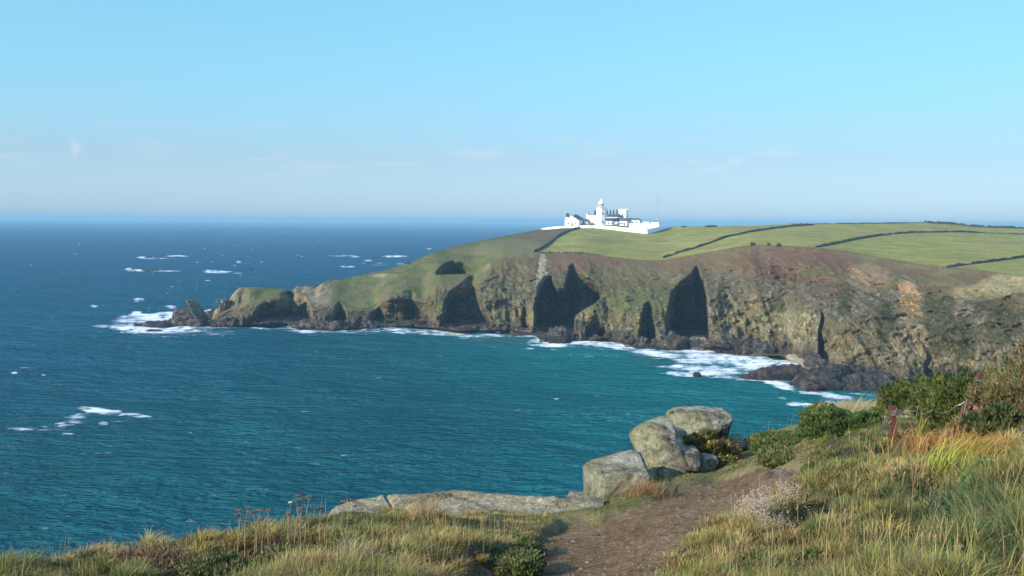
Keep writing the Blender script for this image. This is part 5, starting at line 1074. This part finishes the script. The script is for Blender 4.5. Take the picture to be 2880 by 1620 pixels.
arr_mesh('seed_head', VVg.reshape(-1, 3), [(f0_[None] + (np.arange(n_ * m2) * len(v0))[:, None, None]).reshape(-1, 3)], M_LEAF, np.tile([.50, .38, .29], (len(VVg) * len(v0), 1)), False, root)

# dead umbels on the skyline of the verge
M_STALK = plain('dry_stalk', (.26, .18, .11), .9, .25, 40); M_UMB = plain('dry_umbel', (.19, .12, .08), .95, .3, 60); M_WUMB = plain('pale_umbel', (.6, .6, .55), .9, .1, 60)
def umbel(px, ptop, pbase, D, label, heads=1, seed=0, mat=None, size=.026):
    top = P(px, ptop, D); bas = P(px + random.uniform(-12, 12), pbase, D); root = empty('dried_hogweed', tuple(map(float, bas))); tag(root, label, 'dried plant', 'dried flower stalks on the verge'); r_ = random.Random(seed)
    d = Vector(top - bas); mid = d * .55 + Vector((r_.uniform(-.02, .02), 0, 0))
    MB().tube([(0, 0, -.05), mid, d], [.005, .004, .003], 5).build('stalk', M_STALK, root)
    tips_ = [(d, size)]
    for k in range(heads - 1):
        q = d * r_.uniform(.45, .7); e = q + Vector((r_.uniform(-.07, .07), r_.uniform(-.03, .03), d.z * .25)); MB().tube([q, e], [.003, .002], 4).build('side_stalk', M_STALK, root); tips_.append((e, size * .8))
    for e, s_ in tips_:
        m_ = MB(); nrays = 14
        for k in range(nrays):
            a = 2 * math.pi * k / nrays + r_.uniform(-.2, .2); rr = s_ * r_.uniform(.5, 1.05); q = e + Vector((math.cos(a) * rr, math.sin(a) * rr, s_ * r_.uniform(.45, .8))); m_.tube([e, q], .0013, 3)
            v, f = ico(1); m_.add(v * .0055 * r_.uniform(.7, 1.3) + np.array(q), f.tolist())
            q2 = q + Vector((r_.uniform(-1, 1), r_.uniform(-1, 1), r_.uniform(0, 1))) * .008; m_.add(v * .004 + np.array(q2), f.tolist())
        m_.build('umbel', mat or M_UMB, root)
UML = 'brown dead umbel stalk standing above the verge grass against the sea'
for k, (x, yt, hd, lab) in enumerate([(672, 1440, 2, 'first tall brown umbel from the left above the verge grass'), (697, 1433, 2, 'brown umbel second from the left with a flat wide head'), (712, 1446, 1, UML), (731, 1440, 1, UML), (755, 1441, 1, 'brown cup shaped umbel standing alone before the gap in the row'), (738, 1463, 1, UML),
                                      (838, 1399, 2, 'tallest of the dead umbels, with a second head lower on its stalk'), (846, 1434, 2, UML), (869, 1401, 2, 'tall thin dead umbel with two heads immediately right of the tallest'), (901, 1432, 1, 'fuzzy brown umbel close to the left end of the slab'), (965, 1416, 1, 'dead umbel in front of the slab, left one of the pair'), (983, 1412, 2, 'broad flat dead umbel in front of the slab, right one of the pair'), (690, 1462, 1, UML), (810, 1450, 1, UML)]):
    umbel(x, yt, yt + 95 + (20 if yt < 1410 else 0), 9.2, lab, hd, k)
umbel(818, 1417, 1500, 9.2, 'small whitish umbel on a thin stalk left of the tallest dead umbel', 1, 44, M_WUMB, .016)
# dead docks on the right bank
for k, (x, yb, x2, y2, lab) in enumerate([(2585, 1590, 2595, 1500, 0), (2580, 1580, 2578, 1515, 0), (2630, 1595, 2625, 1510, 0), (2610, 1600, 2632, 1508, 0), (2668, 1530, 2683, 1458, 'dead forked stem with a flared top above the dark hollow'), (2640, 1625, 2690, 1540, 'thick dead stem leaning right in the bottom foreground'), (2718, 1580, 2720, 1515, 0), (2738, 1585, 2738, 1522, 0), (2760, 1610, 2698, 1538, 'long dead stem leaning left with side twigs, bottom right'), (2780, 1600, 2790, 1562, 0), (2548, 1530, 2548, 1512, 0), (2535, 1400, 2545, 1330, 0), (2500, 1380, 2520, 1318, 0), (2572, 1390, 2578, 1320, 0), (2620, 1400, 2612, 1348, 0), (2700, 1400, 2695, 1320, 0), (2820, 1420, 2822, 1330, 0), (2850, 1400, 2845, 1310, 0), (2478, 1600, 2480, 1530, 0), (2440, 1560, 2400, 1600, 0), (2230, 1480, 2245, 1420, 0), (2360, 1510, 2378, 1435, 0)]):
    g = near_at(x, yb); e = P(x2, y2, float(g[1]) - .1) - g; e = Vector(e); e = e if e.length > .08 else Vector((.02, 0, .15)); root = empty('dead_stem', tuple(map(float, g))); r_ = random.Random(k + 50)
    tag(root, lab or 'thin brown dead plant stem sticking up out of the grass on the right bank', 'dead stem', 'dead stems on the right bank')
    MB().tube([(0, 0, -.03), e * .5 + Vector((r_.uniform(-.02, .02), 0, 0)), e], [.006, .005, .004], 5).build('stem', M_STALK, root)
    v, f = ico(2); m_ = MB()
    for j in range(6): m_.add(v * np.array([.006, .006, .011]) * r_.uniform(.7, 1.2) + np.array(e * (1 - .03 * j)) + np.array([r_.uniform(-.004, .004)] * 3), f.tolist())
    m_.build('seed_head', M_STALK, root)
    if k % 3 == 0: MB().tube([e * .6, e * .6 + Vector((.05 * r_.choice((-1, 1)), .01, .07))], [.003, .002], 4).build('twig', M_STALK, root)

# ---- the old fence
g = near_at(2515, 1262); topp = P(2511, 1140, float(g[1])); root = empty('fence_post', tuple(map(float, g))); tag(root, 'upright rusty iron angle post on the right bank', 'fence post')
e = Vector(topp - g); a = .055
def angle_iron(e, a, th=.007):
    m_ = MB(); e = Vector(e); 
    for (dx, dy) in (((0, 0), (a, th)), ((0, th + .0005), (th, a))) and (((0, a), (0, th)), ((0, th), (th, a))):
        x0, x1 = dx; y0, y1 = dy; v = []
        for t in np.linspace(-.1, 1, 8):
            for (x, y) in ((x0, y0), (x1, y0), (x1, y1), (x0, y1)): v.append(e * t + Vector((x - a / 2 + .002 * math.sin(t * 9), y, 0)))
        f = [(i * 4 + j, i * 4 + (j + 1) % 4, (i + 1) * 4 + (j + 1) % 4, (i + 1) * 4 + j) for i in range(7) for j in range(4)] + [(3, 2, 1, 0), (28, 29, 30, 31)]
        m_.add(v, f)
    return m_
angle_iron(e, a).build('angle_bar', M_RUST, root)
m_ = MB(); 
for k in range(5): z = e.length * (.72 + .03 * k); m_.tube([(-.045, -.01, z), (0, -.02, z + .01), (.045, 0, z - .015)], .003, 4)
m_.build('wire_tie', M_WIRE, root)
D2 = float(near_at(2703, 1180)[1]) - .95; b2 = P(2703, 1180, D2); t2 = P(2764, 1048, D2); root = empty('fence_post', tuple(map(float, b2))); tag(root, 'rusty iron post leaning to the right in front of the gorse', 'fence post')
angle_iron(Vector(t2 - b2), .055).build('angle_bar', M_RUST, root); MB().tube([Vector(t2 - b2) * .82 + Vector((-.06, -.02, 0)), Vector(t2 - b2) * .86 + Vector((.03, -.03, 0))], .004, 4).build('wire_tie', M_WIRE, root)
def wire(label, pts):
    V = [Vector(P(*p)) for p in pts]; o0 = V[0].copy(); pl = []
    for a_, b_ in zip(V[:-1], V[1:]):
        for t in np.linspace(0, 1, 10)[:-1]: pl.append(a_.lerp(b_, t) - o0 + Vector((0, 0, -.06 * math.sin(math.pi * t) + .004 * math.sin(t * 40))))
    pl.append(V[-1] - o0); o = MB().tube(pl, .0035, 5).build('fence_wire', M_WIRE); o.location = o0; tag(o, label, 'wire')
D1 = float(g[1])
wire('slack fence wire running right from the upright rusty post', [(2514, 1147, D1), (2560, 1144, D1 + .1), (2622, 1152, D1 + .2), (2690, 1140, D1 + .4), (2745, 1080, D2)])
wire('loose fence wire hanging down beside the leaning post', [(2752, 1066, D2), (2720, 1120, D2 - .05), (2702, 1165, D2 - .1), (2698, 1190, D2 - .1)])
wire('short broken wire curling left of the upright post', [(2508, 1180, D1), (2490, 1165, D1), (2482, 1185, D1)])

# pink campion
M_PINK = plain('pink_petal', (.62, .14, .38), .7, .1, 30); M_GST = plain('green_stem', (.12, .17, .06), .8, .2, 30)
for (x, y, D, lab) in ((2742, 1145, 10.2, 'single pink campion flower against the dark bush, left one'), (2816, 1176, 10.2, 'pair of pink campion flowers near the right edge')):
    t_ = P(x, y, D); root = empty('pink_flower', tuple(map(float, t_ - np.array([0, 0, .3])))); tag(root, lab, 'flower')
    MB().tube([(0, 0, 0), (.01, 0, .15), (0, 0, .3)], [.003, .003, .002], 5).build('stem', M_GST, root)
    for (ox, oz) in (((0, 0),) if x < 2800 else ((-.03, .015), (.03, -.02))):
        m_ = MB()
        for k in range(5):
            a = 2 * math.pi * k / 5; c, s = math.cos(a), math.sin(a); s_ = .026; m_.add([(ox, -.005, .3 + oz), (ox + s_ * (c * .8 - s * .4), -.012, .3 + oz + s_ * (s * .8 + c * .4)), (ox + s_ * 1.1 * c, -.006, .3 + oz + s_ * 1.1 * s), (ox + s_ * (c * .8 + s * .4), -.012, .3 + oz + s_ * (s * .8 - c * .4))], [(0, 1, 2, 3)])
        v, f = ico(1); m_.add(v * .006 + np.array([ox, -.008, .3 + oz]), f.tolist()); m_.build('petals', M_PINK, root)
